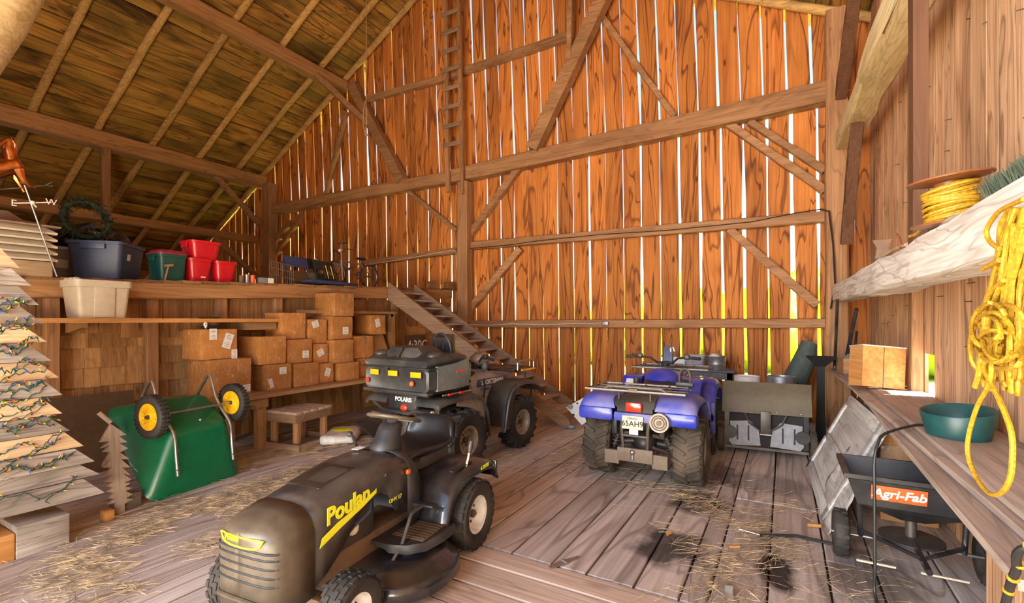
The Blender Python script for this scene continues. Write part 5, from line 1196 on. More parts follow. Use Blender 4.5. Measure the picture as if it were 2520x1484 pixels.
# ================================================================ VEHICLES (local frame: x forward, y left, z up)
def wheel(par, c, r, w, rim_r, tm, rm, kind='turf', nl=20, steer=0.):
    m = Matrix.Translation(c) @ rotm('Z', steer) @ rotm('X', R(90)); h = w / 2; side = 1 if c[1] > 0 else -1
    mb = MB(); sh = (r - rim_r)
    mb.lathe([(rim_r, -h * .72), (rim_r + sh * .12, -h * .86), (rim_r + sh * .45, -h), (rim_r + sh * .75, -h * .97), (r * .975, -h * .78), (r, -h * .4), (r, h * .4), (r * .975, h * .78), (rim_r + sh * .75, h * .97), (rim_r + sh * .45, h), (rim_r + sh * .12, h * .86), (rim_r, h * .72)], 40, m, True)
    for k in range(nl):
        a = 2 * math.pi * k / nl
        if kind == 'turf':
            for j, z in enumerate((-.72, -.26, .26, .72)): mb.box((r * (1.0 if abs(z) < .5 else .982), 0, z * h), (r * .06, 2 * math.pi * r / nl * .62, h * .30), m @ rotm('Z', a + (j % 2) * math.pi / nl) @ Matrix.Translation((0, 0, 0)))
        else:
            for s in (-1, 1):
                q = m @ rotm('Z', a + (0 if s > 0 else math.pi / nl)); mm = q @ Matrix.Translation((r * 1.005, 0, s * h * .46)) @ rotm('X', s * R(28))
                mb.box((0, 0, 0), (r * .11, r * .105, h * .92), mm, bev=.006, seg=1); mb.box((-r * .10, s * -.012, s * h * .47), (r * .17, r * .10, h * .16), mm)
    ty = mb.build('tyre', tm, par, sharp=30)
    rb = MB().lathe([(.02, -h * .3), (rim_r * .45, -h * .3), (rim_r * .62, -h * .15), (rim_r * .80, -h * .2), (rim_r * .86, -h * .72), (rim_r * 1.03, -h * .80), (rim_r * 1.03, h * .80), (rim_r * .86, h * .72), (rim_r * .80, h * .2), (rim_r * .62, h * .15), (rim_r * .45, h * .3), (.02, h * .3)], 36, m, True).build('rim', rm, ty, sharp=35)
    mb = MB(); mb.cyl(m @ V((0, 0, -h * .5)), m @ V((0, 0, h * .5)), rim_r * .22, seg=14)
    for k in range(4): a = k * math.pi / 2 + .4; p = V((rim_r * .42 * math.cos(a), rim_r * .42 * math.sin(a), 0)); mb.cyl(m @ (p + V((0, 0, -h * .4))), m @ (p + V((0, 0, h * .4))), rim_r * .07, seg=6)
    mb.build('hub', 'dark_steel', ty); return ty
def arch(par, prof, y0, y1, lip, mat, name='fender', th=.02, lip0=0., rad=.03):
    """mudguard: strip along profile (x,z), from y0 (inner) to y1 (outer) with a rolled outer lip"""
    s = 1 if y1 > y0 else -1; rings = []
    for x, z in prof:
        rings.append([(x, y0, z - lip0), (x, y0, z), (x, y0 + (y1 - y0) * .5, z + .012), (x, y1 - s * rad, z), (x, y1 - s * rad * .3, z - rad * .35), (x, y1, z - rad), (x, y1 + s * .004, z - lip), (x, y1 - s * .012, z - lip), (x, y1 - s * rad, z - rad - .01), (x, y1 - s * rad * 1.6, z - th), (x, y0, z - th)])
    return MB().loft(rings).build(name, mat, par, sharp=50)
def topcurve(hw, zt, zb, n=13, p=3.2):
    pts = [(-hw, zb), (-hw, zb + (zt - zb) * .45)]
    for k in range(n + 1):
        a = math.pi * (1 - k / n); c, s = math.cos(a), math.sin(a); y = hw * math.copysign(abs(c) ** (2 / p), c); z = zt - (zt - zb) * .45 * (1 - abs(s) ** (2 / p)); pts.append((y, z))
    return pts + [(hw, zb + (zt - zb) * .45), (hw, zb)]
# ---------------------------------------------------------------- lawn tractor
def lawn_tractor():
    t = tag(empty('lawn_tractor', (-2.335, 2.76, 0), R(-85)), 'black riding lawn tractor with yellow lettering, nearest vehicle in the foreground', 'lawn tractor')
    def hood(rows, mat, name, solid=.008):
        mb = MB(); rings = []
        for x, hw, zt, zb in rows: rings.append([(x, y, z) for y, z in topcurve(hw, zt, zb)])
        mb.loft(rings, closed=False, caps=False); return mb.build(name, mat, t, sharp=38, solid=solid)
    hood([(.49, .235, .750, .46), (.58, .237, .757, .44), (.62, .237, .755, .45), (.68, .237, .748, .56), (.76, .235, .738, .60), (.86, .233, .727, .58), (.95, .230, .715, .50), (1.04, .227, .702, .40), (1.14, .223, .688, .32), (1.235, .219, .672, .27)], 'hood', 'hood')
    NR = [(1.222, .226, .680, .245), (1.32, .220, .662, .235), (1.375, .213, .646, .23), (1.412, .195, .630, .23), (1.436, .155, .616, .235), (1.449, .09, .608, .24), (1.453, .03, .606, .245), (1.4535, .0005, .605, .246)]
    hood(NR, 'nose', 'nose_grille')
    def nx(y):
        y = abs(y)
        if y < .03: return 1.453
        for (x0, h0, _, _), (x1, h1, _, _) in zip(NR[::-1], NR[::-1][1:]):
            if h0 <= y <= h1: return x0 + (x1 - x0) * (y - h0) / max(1e-6, h1 - h0)
        return 1.30
    for i, z in enumerate((.535, .505, .465, .425, .385)):
        ys = [-.20 + .40 * k / 20 for k in range(21)]; MB().tube([(nx(y) + .004, y, z - .03 * (y / .2) ** 2 * .4) for y in ys], .0055, 6).build('grille_slot', 'black_ink', t)
    MB().tube([(nx(y) + .008, y, .300 - .02 * (y / .2) ** 2) for y in [-.2 + .02 * k for k in range(21)]], .012, 7).build('bumper_ridge', 'nose', t)
    ys = [-.145 + .29 * k / 16 for k in range(17)]
    loop = [(nx(y) + .004, y, .588 + .0 * y) for y in ys] + [(nx(y) + .005, y, .588 - .045 * (1 - (y / .145) ** 4) ** .5) for y in ys[::-1][1:-1]]
    MB().tube(loop, .0045, 6, loop=True).build('nose_decal', 'yellow_decal', t)
    text_obj('Poulan', .036, Matrix.Translation((1.457, -.05, .575)) @ rotm('Z', R(90)) @ rotm('X', R(90)), 'yellow_decal', t, 'lettering', .0015, shear=.2, bold=.001)
    side = Matrix.Translation((0, 0, 0)) @ Matrix(((-1, 0, 0, 0), (0, 0, 1, 0), (0, 1, 0, 0), (0, 0, 0, 1)))
    text_obj('Poulan', .118, Matrix.Translation((1.000, .2365, .615)) @ side @ rotm('Z', R(6)), 'yellow_decal', t, 'lettering', .0015, shear=.12, bold=.004)
    sw = [(-1.19, .505), (-1.05, .578), (-.90, .612), (-.74, .680), (-.70, .715), (-.78, .668), (-.90, .602), (-1.0, .570), (-1.1, .535)]
    sw = [(-1.20, .490), (-1.185, .535), (-1.08, .575), (-.92, .612), (-.80, .650), (-.70, .715), (-.77, .638), (-.90, .588), (-1.05, .543)]
    MB().prism([(x, z) for x, z in sw], .002, Matrix.Translation((0, .2375, -.022)) @ side @ rotm('Y', 0)).build('swoosh_decal', 'yellow_decal', t, smooth=False)
    text_obj('OHV 17', .035, Matrix.Translation((.62, .2425, .52)) @ side, 'yellow_decal', t, 'lettering', .001)
    MB().box((0, 0, 0), (.27, .24, .008), Matrix.Translation((.93, -.03, .7165)) @ rotm('Y', R(7.6)), bev=.002).build('top_vent', 'vent_brown', t)
    # dash and steering
    MB().loft([[(x, y, z) for y, z in topcurve(hw, zt, .30)] for x, hw, zt in ((.30, .20, .60), (.36, .225, .70), (.42, .24, .755), (.50, .243, .762))], closed=False).build('dash', 'black_plastic', t, solid=.008)
    MB().loft([[(cx + r * math.cos(a), r * 1.05 * math.sin(a), z) for a in [2 * math.pi * k / 18 for k in range(18)]] for cx, r, z in ((.42, .105, .73), (.415, .10, .78), (.395, .082, .82), (.375, .076, .87), (.355, .074, .895), (.345, .05, .91))]).build('steering_column', 'black_plastic', t)
    sm = Matrix.Translation((.325, 0, .935)) @ rotm('Y', R(-16))
    MB().torus(.172, .0135, sm, 40, 10).build('steering_wheel', 'nose', t)
    mb = MB(); mb.lathe([(0, .0), (.045, -.012), (.05, -.025), (.03, -.05), (0, -.05)], 20, sm)
    mb.build('steering_hub', 'black_plastic', t)
    for a in (90, 210, 330): MB().box((.10, 0, -.012), (.14, .028, .012), sm @ rotm('Z', R(a)), bev=.004).build('spoke', 'nose', t)
    MB().tube([(.47, -.20, .76), (.43, -.27, .80), (.42, -.30, .81)], .010, 7).ball((.42, -.305, .812), .02, 2).build('throttle_lever', 'black_plastic', t)
    MB().box((.50, .247, .65), (.03, .02, .028), bev=.005).build('choke_tab', 'orange', t); MB().box((.56, -.10, .772), (.07, .05, .004)).build('warning_label', 'frost', t)
    # chassis, engine
    MB().box2((-.25, -.13, .20), (1.30, .13, .33), bev=.01).build('chassis', 'rusty', t)
    MB().box2((.70, -.16, .33), (1.12, .16, .56), bev=.03).cyl((.9, 0, .5), (.9, 0, .70), .13).build('engine', 'dark_steel', t)
    MB().tube([(.75, .17, .56), (.80, .20, .50), (.9, .20, .47), (.98, .18, .42)], .008, 6).build('hose', 'blue_tote', t); MB().ball((.90, .17, .44), (.04, .03, .04), 2).build('oil_filter', 'cream', t)
    # fenders, seat
    prof = [(.36, .30), (.33, .36), (.285, .45), (.22, .52), (.12, .555), (0, .57), (-.16, .57), (-.28, .55), (-.36, .50), (-.39, .44)]
    for s in (-1, 1): arch(t, prof, s * .16, s * .435, .075, 'black_gloss', 'fender', rad=.05)
    MB().loft([[(x, -.165, z), (x, .165, z), (x, .165, z - .02), (x, -.165, z - .02)] for x, z in [(.36, .28)] + prof]).build('seat_deck', 'black_gloss', t)
    MB().box2((-.37, -.44, .40), (-.34, .44, .52), bev=.008).build('rear_panel', 'black_gloss', t)
    for s in (-1, 1):
        MB().loft([[(x, s * .13, .285), (x, s * y, .285), (x, s * (y + .015), .27), (x, s * (y + .012), .235), (x, s * (y - .01), .25), (x, s * .13, .265)] for x, y in ((.30, .46), (.45, .465), (.60, .44), (.68, .36), (.71, .25))]).build('footrest', 'black_plastic', t)
        mat_ = MB().box2((.34, s * .20, .286), (.60, s * .43, .293), bev=.003).build('foot_mat', 'brown_sheet', t)
        for k in range(8): MB().box2((.345 + k * .032, s * .205, .293), (.357 + k * .032, s * .425, .297)).build('mat_rib', 'brown_sheet', mat_)
    pr = [(.285, .61), (.31, .645), (.285, .680), (.20, .688), (.06, .668), (-.08, .668), (-.145, .685), (-.185, .725), (-.21, .775), (-.232, .82), (-.25, .85), (-.265, .862), (-.285, .853)]
    wd = [.16, .18, .195, .212, .218, .218, .218, .216, .21, .20, .18, .16, .155]
    mb = MB(); rings = []
    for (x, z), w in zip(pr, wd):
        r_ = []
        for k in range(15):
            u = -1 + 2 * k / 14; b = .045 * abs(u) ** 3.5; back = max(0, min(1, (z - .68) / .10)) if x < -.1 else 0
            r_.append((x + b * back * 1.3, u * w, z + b * (1 - back)))
        rings.append([(x + .03, y - .03, z - .02) for x, y, z in r_])
    mb.loft(rings, closed=False, caps=False).build('seat', 'seat_black', t, sharp=80, sub=1, solid=.04)
    MB().tube([(-.20, -.22, .70), (-.23, -.21, .77), (-.245, -.16, .815), (-.245, .10, .815), (-.23, .15, .77), (-.20, .16, .70)], .022, 8).build('seat_back_shell', 'seat_black', t)
    MB().box2((-.16, -.19, .56), (.20, .13, .645), bev=.015).build('seat_pan', 'dark_steel', t)
    MB().tube([(.02, .38, .55), (.0, .39, .62), (-.015, .395, .68)], .008, 7).build('shift_lever', 'cream', t); MB().tube([(-.010, .394, .655), (-.02, .397, .70), (-.03, .40, .735)], [.013, .019, .014], 9).build('lever_grip', 'black_plastic', t)
    MB().box2((-.06, .36, .575), (.20, .39, .582)).build('lever_slot', 'black_ink', t)
    text_obj('6 SPEED', .036, Matrix.Translation((-.16, .441, .525)) @ side @ rotm('Z', R(2)), 'yellow_decal', t, 'lettering', .001, bold=.001)
    # mower deck
    mb = MB(); rings = []
    for sc, z in ((1.0, .06), (1.0, .10), (.985, .125), (.95, .145), (.90, .155), (.86, .185), (.78, .205), (.5, .21), (.05, .21)):
        rings.append([(.56 + .40 * sc * math.copysign(abs(math.cos(a)) ** .8, math.cos(a)), .02 + .56 * sc * math.copysign(abs(math.sin(a)) ** .8, math.sin(a)), z) for a in [2 * math.pi * k / 48 for k in range(48)]])
    mb.loft(rings).build('mower_deck', 'black_gloss', t, sharp=45)
    MB().lathe([(0, .21), (.09, .21), (.09, .24), (.03, .24), (.03, .27), (0, .27)], 20, Matrix.Translation((.56, .30, 0))).build('spindle_cover', 'blue_tote', t)
    MB().tube([(.72, .30, .20), (.665, .325, .28), (.60, .33, .40), (.585, .33, .425), (.56, .33, .435), (.42, .32, .43)], .011, 8).build('lift_rod', 'dark_steel', t)
    MB().box2((.40, .25, .425), (.46, .40, .44), bev=.004).build('brake_pedal', 'black_plastic', t)
    for s in (-1, 1):
        wheel(t, (0, s * .385, .235), .235, .215, .125, 'rubber', 'white_rim', 'turf', 22)
        wheel(t, (1.15, s * .385, .175), .175, .14, .09, 'rubber', 'white_rim', 'turf', 18)
    MB().cyl((0, -.36, .235), (0, .36, .235), .03).build('rear_axle', 'dark_steel', t); MB().box2((1.11, -.34, .15), (1.19, .34, .20), bev=.01).build('front_axle', 'rusty', t)
    return t
lawn_tractor()
def springs(par, p0, p1, r, mat='dark_steel'):
    m = frame(V(p0), V(p1)); L = (V(p1) - V(p0)).length; pts = [m @ V((r * math.cos(a), r * math.sin(a), L * .1 + L * .75 * a / 44)) for a in [k * .5 for k in range(88)]]
    MB().tube(pts, .007, 5).build('shock_spring', mat, par); MB().cyl(p0, p1, r * .45, seg=8).build('shock_rod', mat, par)
# ---------------------------------------------------------------- blue quad, seen from behind
def blue_quad():
    t = tag(empty('quad_bike', (-1.24, 4.98, 0), R(90)), 'blue quad bike with muddy tyres seen from behind, number plate 65AH9', 'quad bike')
    WB = 1.22
    for s in (-1, 1):
        wheel(t, (0, s * .445, .318), .318, .29, .14, 'rubber_mud', 'tan_rim', 'lug', 18)
        wheel(t, (WB, s * .43, .315), .315, .20, .15, 'rubber_mud', 'tan_rim', 'lug', 18, R(3))
    prof = [(-.44, .70), (-.44, .76), (-.41, .815), (-.33, .85), (-.15, .865), (.05, .86), (.22, .82), (.33, .74), (.38, .62)]
    for s in (-1, 1):
        arch(t, prof, s * .17, s * .555, .07, 'blue_fender', 'rear_fender', rad=.06)
        MB().box2((-.462, s * .21, .615), (-.33, s * .565, .745), bev=.03).build('mud_flap', 'blue_body', t)
        MB().box2((-.34, s * .20, .46), (.30, s * .26, .72), bev=.02).build('inner_guard', 'black_plastic', t)
    MB().loft([[(x, -.18, z0), (x, .18, z0), (x, .20, z1), (x, -.20, z1)] for x, z0, z1 in ((-.44, .70, .80), (-.46, .72, .83), (-.40, .70, .86), (.1, .66, .84))]).build('tail_fascia', 'cargo', t)
    MB().box2((-.455, -.20, .625), (-.40, .20, .71), bev=.012).build('tail_trim', 'blue_fender', t)
    MB().box2((-.485, -.075, .725), (-.44, .075, .815), bev=.012).build('tail_light', 'red_lens', t)
    pl = MB().box((0, 0, 0), (.006, .20, .125), Matrix.Translation((-.475, .01, .625)) @ rotm('Y', R(4)), bev=.002).build('number_plate', 'cream', t)
    tm = Matrix.Translation((-.4805, .01, .613)) @ rotm('Z', R(-90)) @ rotm('X', R(90))
    text_obj('65AH9', .072, tm, 'black_ink', pl, 'lettering', .001, bold=.001); text_obj('Ontario', .030, tm @ Matrix.Translation((0, .052, 0)), 'blue_tote', pl, 'lettering', .001)
    MB().box((-.47, .0, .535), (.005, .085, .05), bev=.002).build('round_sticker', 'frost', t)
    # hitch frame
    MB().tube([(-.40, .13, .70), (-.44, .125, .55), (-.42, .115, .36)], .017, 8).build('hitch_bar', 'dark_steel', t); MB().tube([(-.40, -.13, .70), (-.44, -.125, .55), (-.42, -.115, .36)], .017, 8).build('hitch_bar', 'dark_steel', t)
    MB().cyl((-.435, -.125, .49), (-.435, .125, .49), .014).build('cross_bar', 'dark_steel', t)
    MB().box2((-.44, -.17, .24), (-.40, .17, .37), bev=.006).build('hitch_plate', 'hitch_brown', t)
    MB().cyl((-.44, .02, .27), (-.44, .02, .31), .018).ball((-.44, .02, .335), .027, 2).build('tow_ball', 'steel', t)
    MB().cyl((-.52, -.245, .655), (.10, -.245, .64), .088, seg=24).build('muffler', 'cream' if False else 'tan_rim', t)
    for r_ in (.066, .046): MB().torus(r_, .006, Matrix.Translation((-.523, -.245, .655)) @ rotm('Y', R(90)), 24, 6).build('muffler_ring', 'dark_steel', t)
    MB().cyl((-.535, -.245, .655), (-.50, -.245, .655), .024, seg=12).build('muffler_pipe', 'dark_steel', t)
    # axle, arms, springs
    MB().ball((0, 0, .34), (.16, .12, .12), 3).build('differential', 'dark_steel', t)
    for s in (-1, 1):
        MB().cyl((0, s * .1, .34), (0, s * .30, .32), .03).build('half_shaft', 'dark_steel', t)
        MB().tube([(-.20, s * .12, .34), (-.12, s * .22, .30), (0, s * .32, .23)], .028, 7, flat=.6).build('lower_arm', 'hitch_brown', t); MB().tube([(-.2, s * .12, .46), (-.1, s * .24, .42), (0, s * .32, .38)], .020, 7).build('upper_arm', 'hitch_brown', t)
        springs(t, (-.14, s * .30, .28), (-.18, s * .17, .62), .042)
    MB().box2((-.42, -.30, .20), (-.38, -.16, .33)).xf(rotm('X', 0)).build('skid_ear', 'hitch_brown', t); MB().box2((-.42, .16, .20), (-.38, .30, .33)).build('skid_ear', 'hitch_brown', t)
    MB().box2((.25, -.17, .22), (1.05, .17, .66), bev=.04).build('engine', 'dark_steel', t)
    # seat, tank, front bodywork
    MB().loft([[(x, y, z) for y, z in [(-.17, .70), (-.18, zt - .05), (-.12, zt), (0, zt + .012), (.12, zt), (.18, zt - .05), (.17, .70)]] for x, zt in ((-.10, .85), (.05, .90), (.25, .885), (.45, .885), (.58, .93))]).build('seat', 'seat_black', t)
    def dome(x0, x1, hw, z0, zt, mat, name, n=9):
        rings = []
        for i in range(n + 1):
            f = i / n; k = max(.02, math.sin(math.pi * (f * .94 + .03)) ** .55); rings.append([(x0 + (x1 - x0) * f, y, z) for y, z in topcurve(hw * (.35 + .65 * k), z0 + (zt - z0) * k, z0 - .1, 10, 2.4)])
        return MB().loft(rings).build(name, mat, t, sharp=60)
    dome(.50, 1.02, .20, .86, 1.035, 'blue_body', 'fuel_tank_cover')
    profF = [(.86, .55), (.90, .72), (.98, .83), (1.10, .885), (1.28, .90), (1.45, .87), (1.56, .80), (1.62, .70)]
    for s in (-1, 1):
        arch(t, profF, s * .16, s * .555, .11, 'blue_body', 'front_fender', rad=.07)
        dome(.80, 1.2, .0, .8, .8, 'blue_body', 'x') if False else None
    MB().box2((.95, -.20, .70), (1.62, .20, .92), bev=.05).build('front_cowl', 'blue_body', t)
    MB().loft([[(x, .22, z - .05), (x, .22, z), (x, .44, z), (x, .44, z - .05)] for x, z in ((.58, .80), (.70, .93), (.86, .95), (.95, .90))]).build('side_cover', 'blue_body', t)
    MB().box((0, 0, 0), (.004, .11, .10), Matrix.Translation((.632, .34, .864)) @ rotm('Y', R(42)), bev=.001).build('warning_label', 'frost', t)
    MB().loft([[(x, -.22, z - .05), (x, -.22, z), (x, -.44, z), (x, -.44, z - .05)] for x, z in ((.58, .80), (.70, .91), (.86, .93), (.95, .90))]).build('side_cover', 'blue_body', t)
    MB().cyl((.64, -.27, .89), (.60, -.27, .88), .05, seg=16).build('air_scoop', 'black_plastic', t); MB().cyl((.56, .25, .84), (.56, .25, .93), .035).build('filler_cap', 'black_plastic', t)
    for s in (-1, 1):
        MB().box2((.36, s * .22, .29), (.95, s * .54, .33), bev=.01).build('footwell', 'black_plastic', t); MB().box2((.86, s * .50, .30), (.92, s * .56, .66), bev=.02).build('mud_flap', 'blue_fender' if s < 0 else 'black_plastic', t)
    # racks
    def rack(x0, x1, hw, z, name):
        r_ = MB().tube([(x0, -hw, z), (x0, hw, z), (x1, hw * .9, z), (x1, -hw * .9, z)], .012, 8, loop=True).build(name, 'rack_steel', t)
        for k in range(1, 4): y = hw * (-1 + k * .5); MB().cyl((x0, y, z), (x1, y, z), .008).build('rack_bar', 'rack_steel', r_)
        for k in (1, 2): x = x0 + (x1 - x0) * k / 3; MB().cyl((x, -hw, z), (x, hw, z), .008).build('rack_bar', 'dark_steel', r_)
        for x in (x0 + .06, x1 - .06):
            for s in (-1, 1): MB().cyl((x, s * .15, z), (x, s * .15, z - .10), .010).build('rack_post', 'dark_steel', r_)
        return r_
    rk = rack(-.50, .02, .47, .925, 'rear_rack')
    MB().tube([(-.46, .30, .925), (-.46, .25, .955), (-.46, -.25, .955), (-.46, -.30, .925)], .010, 8).build('raised_bar', 'rack_steel', rk); MB().box((-.50, 0, .935), (.02, .09, .03), bev=.004).build('tail_bracket', 'rusty', rk)
    rack(1.10, 1.62, .45, 1.0, 'front_rack')
    MB().tube([(.0, -.43, .95), (.0, -.43, 1.06), (.0, -.41, 1.10), (.0, -.38, 1.115), (.0, -.35, 1.10), (.0, -.33, 1.06), (.0, -.33, .95)], .011, 8).build('carry_bracket', 'dark_steel', t); MB().box((.0, -.38, .955), (.05, .17, .05), bev=.01).build('clamp', 'black_plastic', t)
    # handlebar
    MB().tube([(.93, 0, 1.05), (.92, 0, 1.10)], .05, 10).tube([(.90, .09, 1.09), (.84, .16, 1.15), (.78, .30, 1.165), (.74, .40, 1.16)], .013, 8).tube([(.90, -.09, 1.09), (.84, -.16, 1.15), (.78, -.30, 1.165), (.74, -.40, 1.16)], .013, 8).tube([(.90, .1, 1.09), (.90, -.1, 1.09)], .014).build('handlebar', 'black_plastic', t)
    for s in (-1, 1):
        MB().tube([(.775, s * .31, 1.165), (.735, s * .42, 1.16)], .019, 10).build('grip', 'black_plastic', t); MB().box((.79, s * .27, 1.17), (.06, .06, .06), bev=.012).build('switch_box', 'black_plastic', t); MB().tube([(.80, s * .27, 1.17), (.86, s * .33, 1.16), (.84, s * .42, 1.15)], .006, 6).build('brake_lever', 'steel', t)
    MB().prism([(-.02, 0), (.06, .0), (.10, .12), (.06, .22), (.02, .16)], .10, Matrix.Translation((.96, -.02, 1.06)) @ rotm('X', R(90)) @ rotm('Z', R(0))).build('instrument_pod', 'blue_tote', t); MB().tube([(1.0, -.05, 1.10), (.98, -.05, 1.26), (.97, -.08, 1.27), (.96, -.10, 1.22)], .010, 7).build('cable_loop', 'cream', t)
    return t
blue_quad()
# ---------------------------------------------------------------- black quad with cargo trunk
def black_quad():
    t = tag(empty('quad_bike', (-3.42, 4.22, 0), R(87)), 'black and silver quad bike carrying a large black trunk with amber reflectors', 'quad bike')
    WB = 1.12
    for s in (-1, 1):
        wheel(t, (0, s * .41, .315), .315, .26, .155, 'rubber', 'tan_rim', 'lug', 18)
        wheel(t, (WB, s * .42, .315), .315, .21, .155, 'rubber', 'tan_rim', 'lug', 18, R(-2))
    # trunk
    def sec(x, hw, z0, z1, r=.05): return [(x, y, z) for y, z in ((-hw + r, z0), (hw - r, z0), (hw, z0 + r), (hw, z1 - r), (hw - r, z1), (-hw + r, z1), (-hw, z1 - r), (-hw, z0 + r))]
    cb = MB().loft([sec(-.55, .40, .865, 1.10), sec(-.575, .43, .875, 1.115), sec(-.56, .455, .87, 1.13), sec(-.45, .475, .865, 1.14), sec(-.1, .475, .865, 1.15), sec(.05, .45, .87, 1.15), sec(.10, .40, .89, 1.12)]).build('cargo_trunk', 'cargo', t, sharp=40)
    MB().loft([sec(-.555, .42, 1.11, 1.17, .03), sec(-.57, .445, 1.12, 1.19, .03), sec(-.45, .48, 1.13, 1.23, .04), sec(-.1, .48, 1.14, 1.25, .05), sec(.06, .45, 1.14, 1.22, .04), sec(.09, .40, 1.15, 1.19, .02)]).build('trunk_lid', 'cargo', cb, sharp=40)
    mb = MB()
    for s in (-1, 1):
        mb.loft([[(x, s * (.015 + w0 * f), z) for f, z in ((0, 1.20), (0, zt), (.75, zt), (1, zt - .05), (1.0, 1.20))] for x, w0, zt in ((-.50, .20, 1.23), (-.44, .235, 1.31), (-.2, .235, 1.325), (-.02, .22, 1.24))])
    mb.build('lid_dome', 'cargo', cb, sharp=40); cb.children[-1]['kind'] = 'stuff'
    for s in (-1, 1): MB().ball((-.38, s * .375, 1.235), (.10, .075, .045), 3).build('lid_boss', 'cargo', cb)
    MB().box2((-.585, -.48, 1.108), (.07, .48, 1.122), bev=.006).build('lid_seam', 'black_ink', cb)
    MB().box2((-.15, -.482, .95), (.08, -.44, 1.13), bev=.02).build('side_panel', 'grey_body', cb)
    MB().loft([[(x, -.476 - o, z0 - .06), (x, -.476 - o, z1), (x, -.45, z1), (x, -.45, z0 - .06)] for x, o, z0, z1 in ((-.46, .004, .95, 1.135), (-.2, .012, .95, 1.15), (.04, .004, .96, 1.19))]).build('side_skin', 'grey_body', cb)
    for y, w_ in ((.29, .12), (.02, .13), (-.30, .14)): MB().box((-.580, y, 1.055), (.012, w_, .055), rotm('X', 0), bev=.003).build('amber_reflector', 'amber', cb)
    for y in (.40, -.245): MB().lathe([(0, 0), (.024, 0), (.027, .01), (.02, .022), (0, .026)], 16, Matrix.Translation((-.572, y, .965)) @ rotm('Y', R(-90))).build('red_lamp', 'orange' if y < 0 else 'red_lens', cb)
    MB().box((-.12, -.4885, 1.065), (.12, .008, .018)).build('red_strip', 'red_lens', cb)
    MB().box2((-.590, -.46, .85), (-.50, .46, .885), bev=.012).build('trunk_lip', 'cargo', cb); MB().box2((-.588, .09, 1.05), (-.568, .14, 1.12), bev=.004).build('latch', 'black_plastic', cb)
    # backrest shell in front of the trunk
    bs_ = MB().loft([[(x, y, z) for y, z in ((-.14 * k, z0), (.14 * k, z0), (.155 * k, (z0 + z1) / 2), (.14 * k, z1), (-.14 * k, z1), (-.155 * k, (z0 + z1) / 2))] for x, k, z0, z1 in ((.12, .9, 1.02, 1.40), (.15, 1., 1.01, 1.43), (.20, 1., 1.0, 1.44), (.23, .9, 1.02, 1.42))]).build('backrest', 'black_gloss', t, sharp=35)
    MB().torus(1, .012, Matrix.Translation((.13, 0, 1.23)) @ Matrix(((0, 0, 1, 0), (.155, 0, 0, 0), (0, .215, 0, 0), (0, 0, 0, 1))), 28, 8).build('backrest_rim', 'black_plastic', bs_)
    for s in (-1, 1): MB().box2((.112, s * .05 - .012, 1.20), (.125, s * .05 + .012, 1.36), bev=.004).build('slot', 'black_ink', bs_)
    # rear body under the trunk
    MB().tube([(-.52, .40, .85), (-.5, .40, .84), (-.5, -.40, .84), (-.52, -.40, .85)], .014).tube([(-.45, .35, .845), (.05, .35, .845)], .012).tube([(-.45, -.35, .845), (.05, -.35, .845)], .012).build('rear_rack', 'dark_steel', t)
    for s in (-1, 1):
        MB().cyl((-.35, s * .2, .86), (-.30, s * .2, .78), .014).build('rack_post', 'dark_steel', t)
        arch(t, [(-.50, .75), (-.47, .785), (-.36, .80), (-.1, .81), (.12, .80), (.26, .75), (.33, .62), (.36, .45), (.37, .34)], s * .20, s * .53, .05, 'cargo', 'rear_fender', rad=.04)
        MB().prism([(-.12, .80), (.24, .76), (.32, .60), (.35, .36), (.27, .36), (.24, .55), (.05, .66), (-.15, .70)], .02, Matrix.Translation((0, s * .47, 0)) @ rotm('X', R(90))).build('inner_guard', 'tan_rim', t)
    MB().box2((-.47, -.20, .62), (-.38, .20, .83), bev=.02).build('tail_panel', 'black_plastic', t); text_obj('POLARIS', .062, Matrix.Translation((-.473, -.02, .775)) @ rotm('Z', R(-90)) @ rotm('X', R(90)), 'frost', t, 'lettering', .001, bold=.002)
    MB().ball((-.475, -.03, .69), (.02, .05, .04), 2).build('tail_light', 'red_lens', t)
    MB().tube([(-.45, .44, .72), (-.50, .36, .715), (-.52, .22, .66), (-.52, -.15, .65), (-.52, -.24, .685), (-.52, -.46, .685)], .020, 9).build('rear_bumper', 'black_plastic', t); MB().cyl((-.52, -.455, .685), (-.52, -.468, .685), .022).build('bumper_cap', 'cream', t)
    MB().tube([(-.46, .46, .60), (-.46, -.46, .56)], .018, 8, flat=.6).build('lower_bar', 'rusty', t); MB().box2((-.45, -.06, .30), (-.40, .06, .56), bev=.01).build('hitch', 'dark_steel', t)
    MB().tube([(-.40, -.49, .845), (-.1, -.52, .85), (.05, -.50, .845)], .010).build('side_rail', 'steel', t)
    for x in (-.32, -.14): MB().box((x, -.525, .85), (.06, .012, .022)).build('red_marker', 'red_lens', t)
    MB().cyl((0, -.35, .315), (0, .35, .315), .035).build('rear_axle', 'dark_steel', t); MB().cyl((WB, -.35, .315), (WB, .35, .315), .03).build('front_axle', 'dark_steel', t)
    MB().box2((-.10, -.18, .24), (1.2, .18, .62), bev=.04).build('engine', 'dark_steel', t)
    # seat and tank
    MB().loft([[(x, y, z) for y, z in [(-.16, .70), (-.17, zt - .05), (-.11, zt), (.11, zt), (.17, zt - .05), (.16, .70)]] for x, zt in ((.0, .90), (.14, .99), (.3, .93), (.5, .92), (.62, .97))]).build('seat', 'seat_black', t)
    MB().loft([[(x, y, z) for y, z in topcurve(hw, zt, .55, 10, 3)] for x, hw, zt in ((.45, .20, .90), (.62, .22, .97), (.80, .22, .99), (1.0, .23, .93), (1.25, .26, .88), (1.45, .24, .82))]).build('tank_body', 'grey_plastic', t, sharp=50)
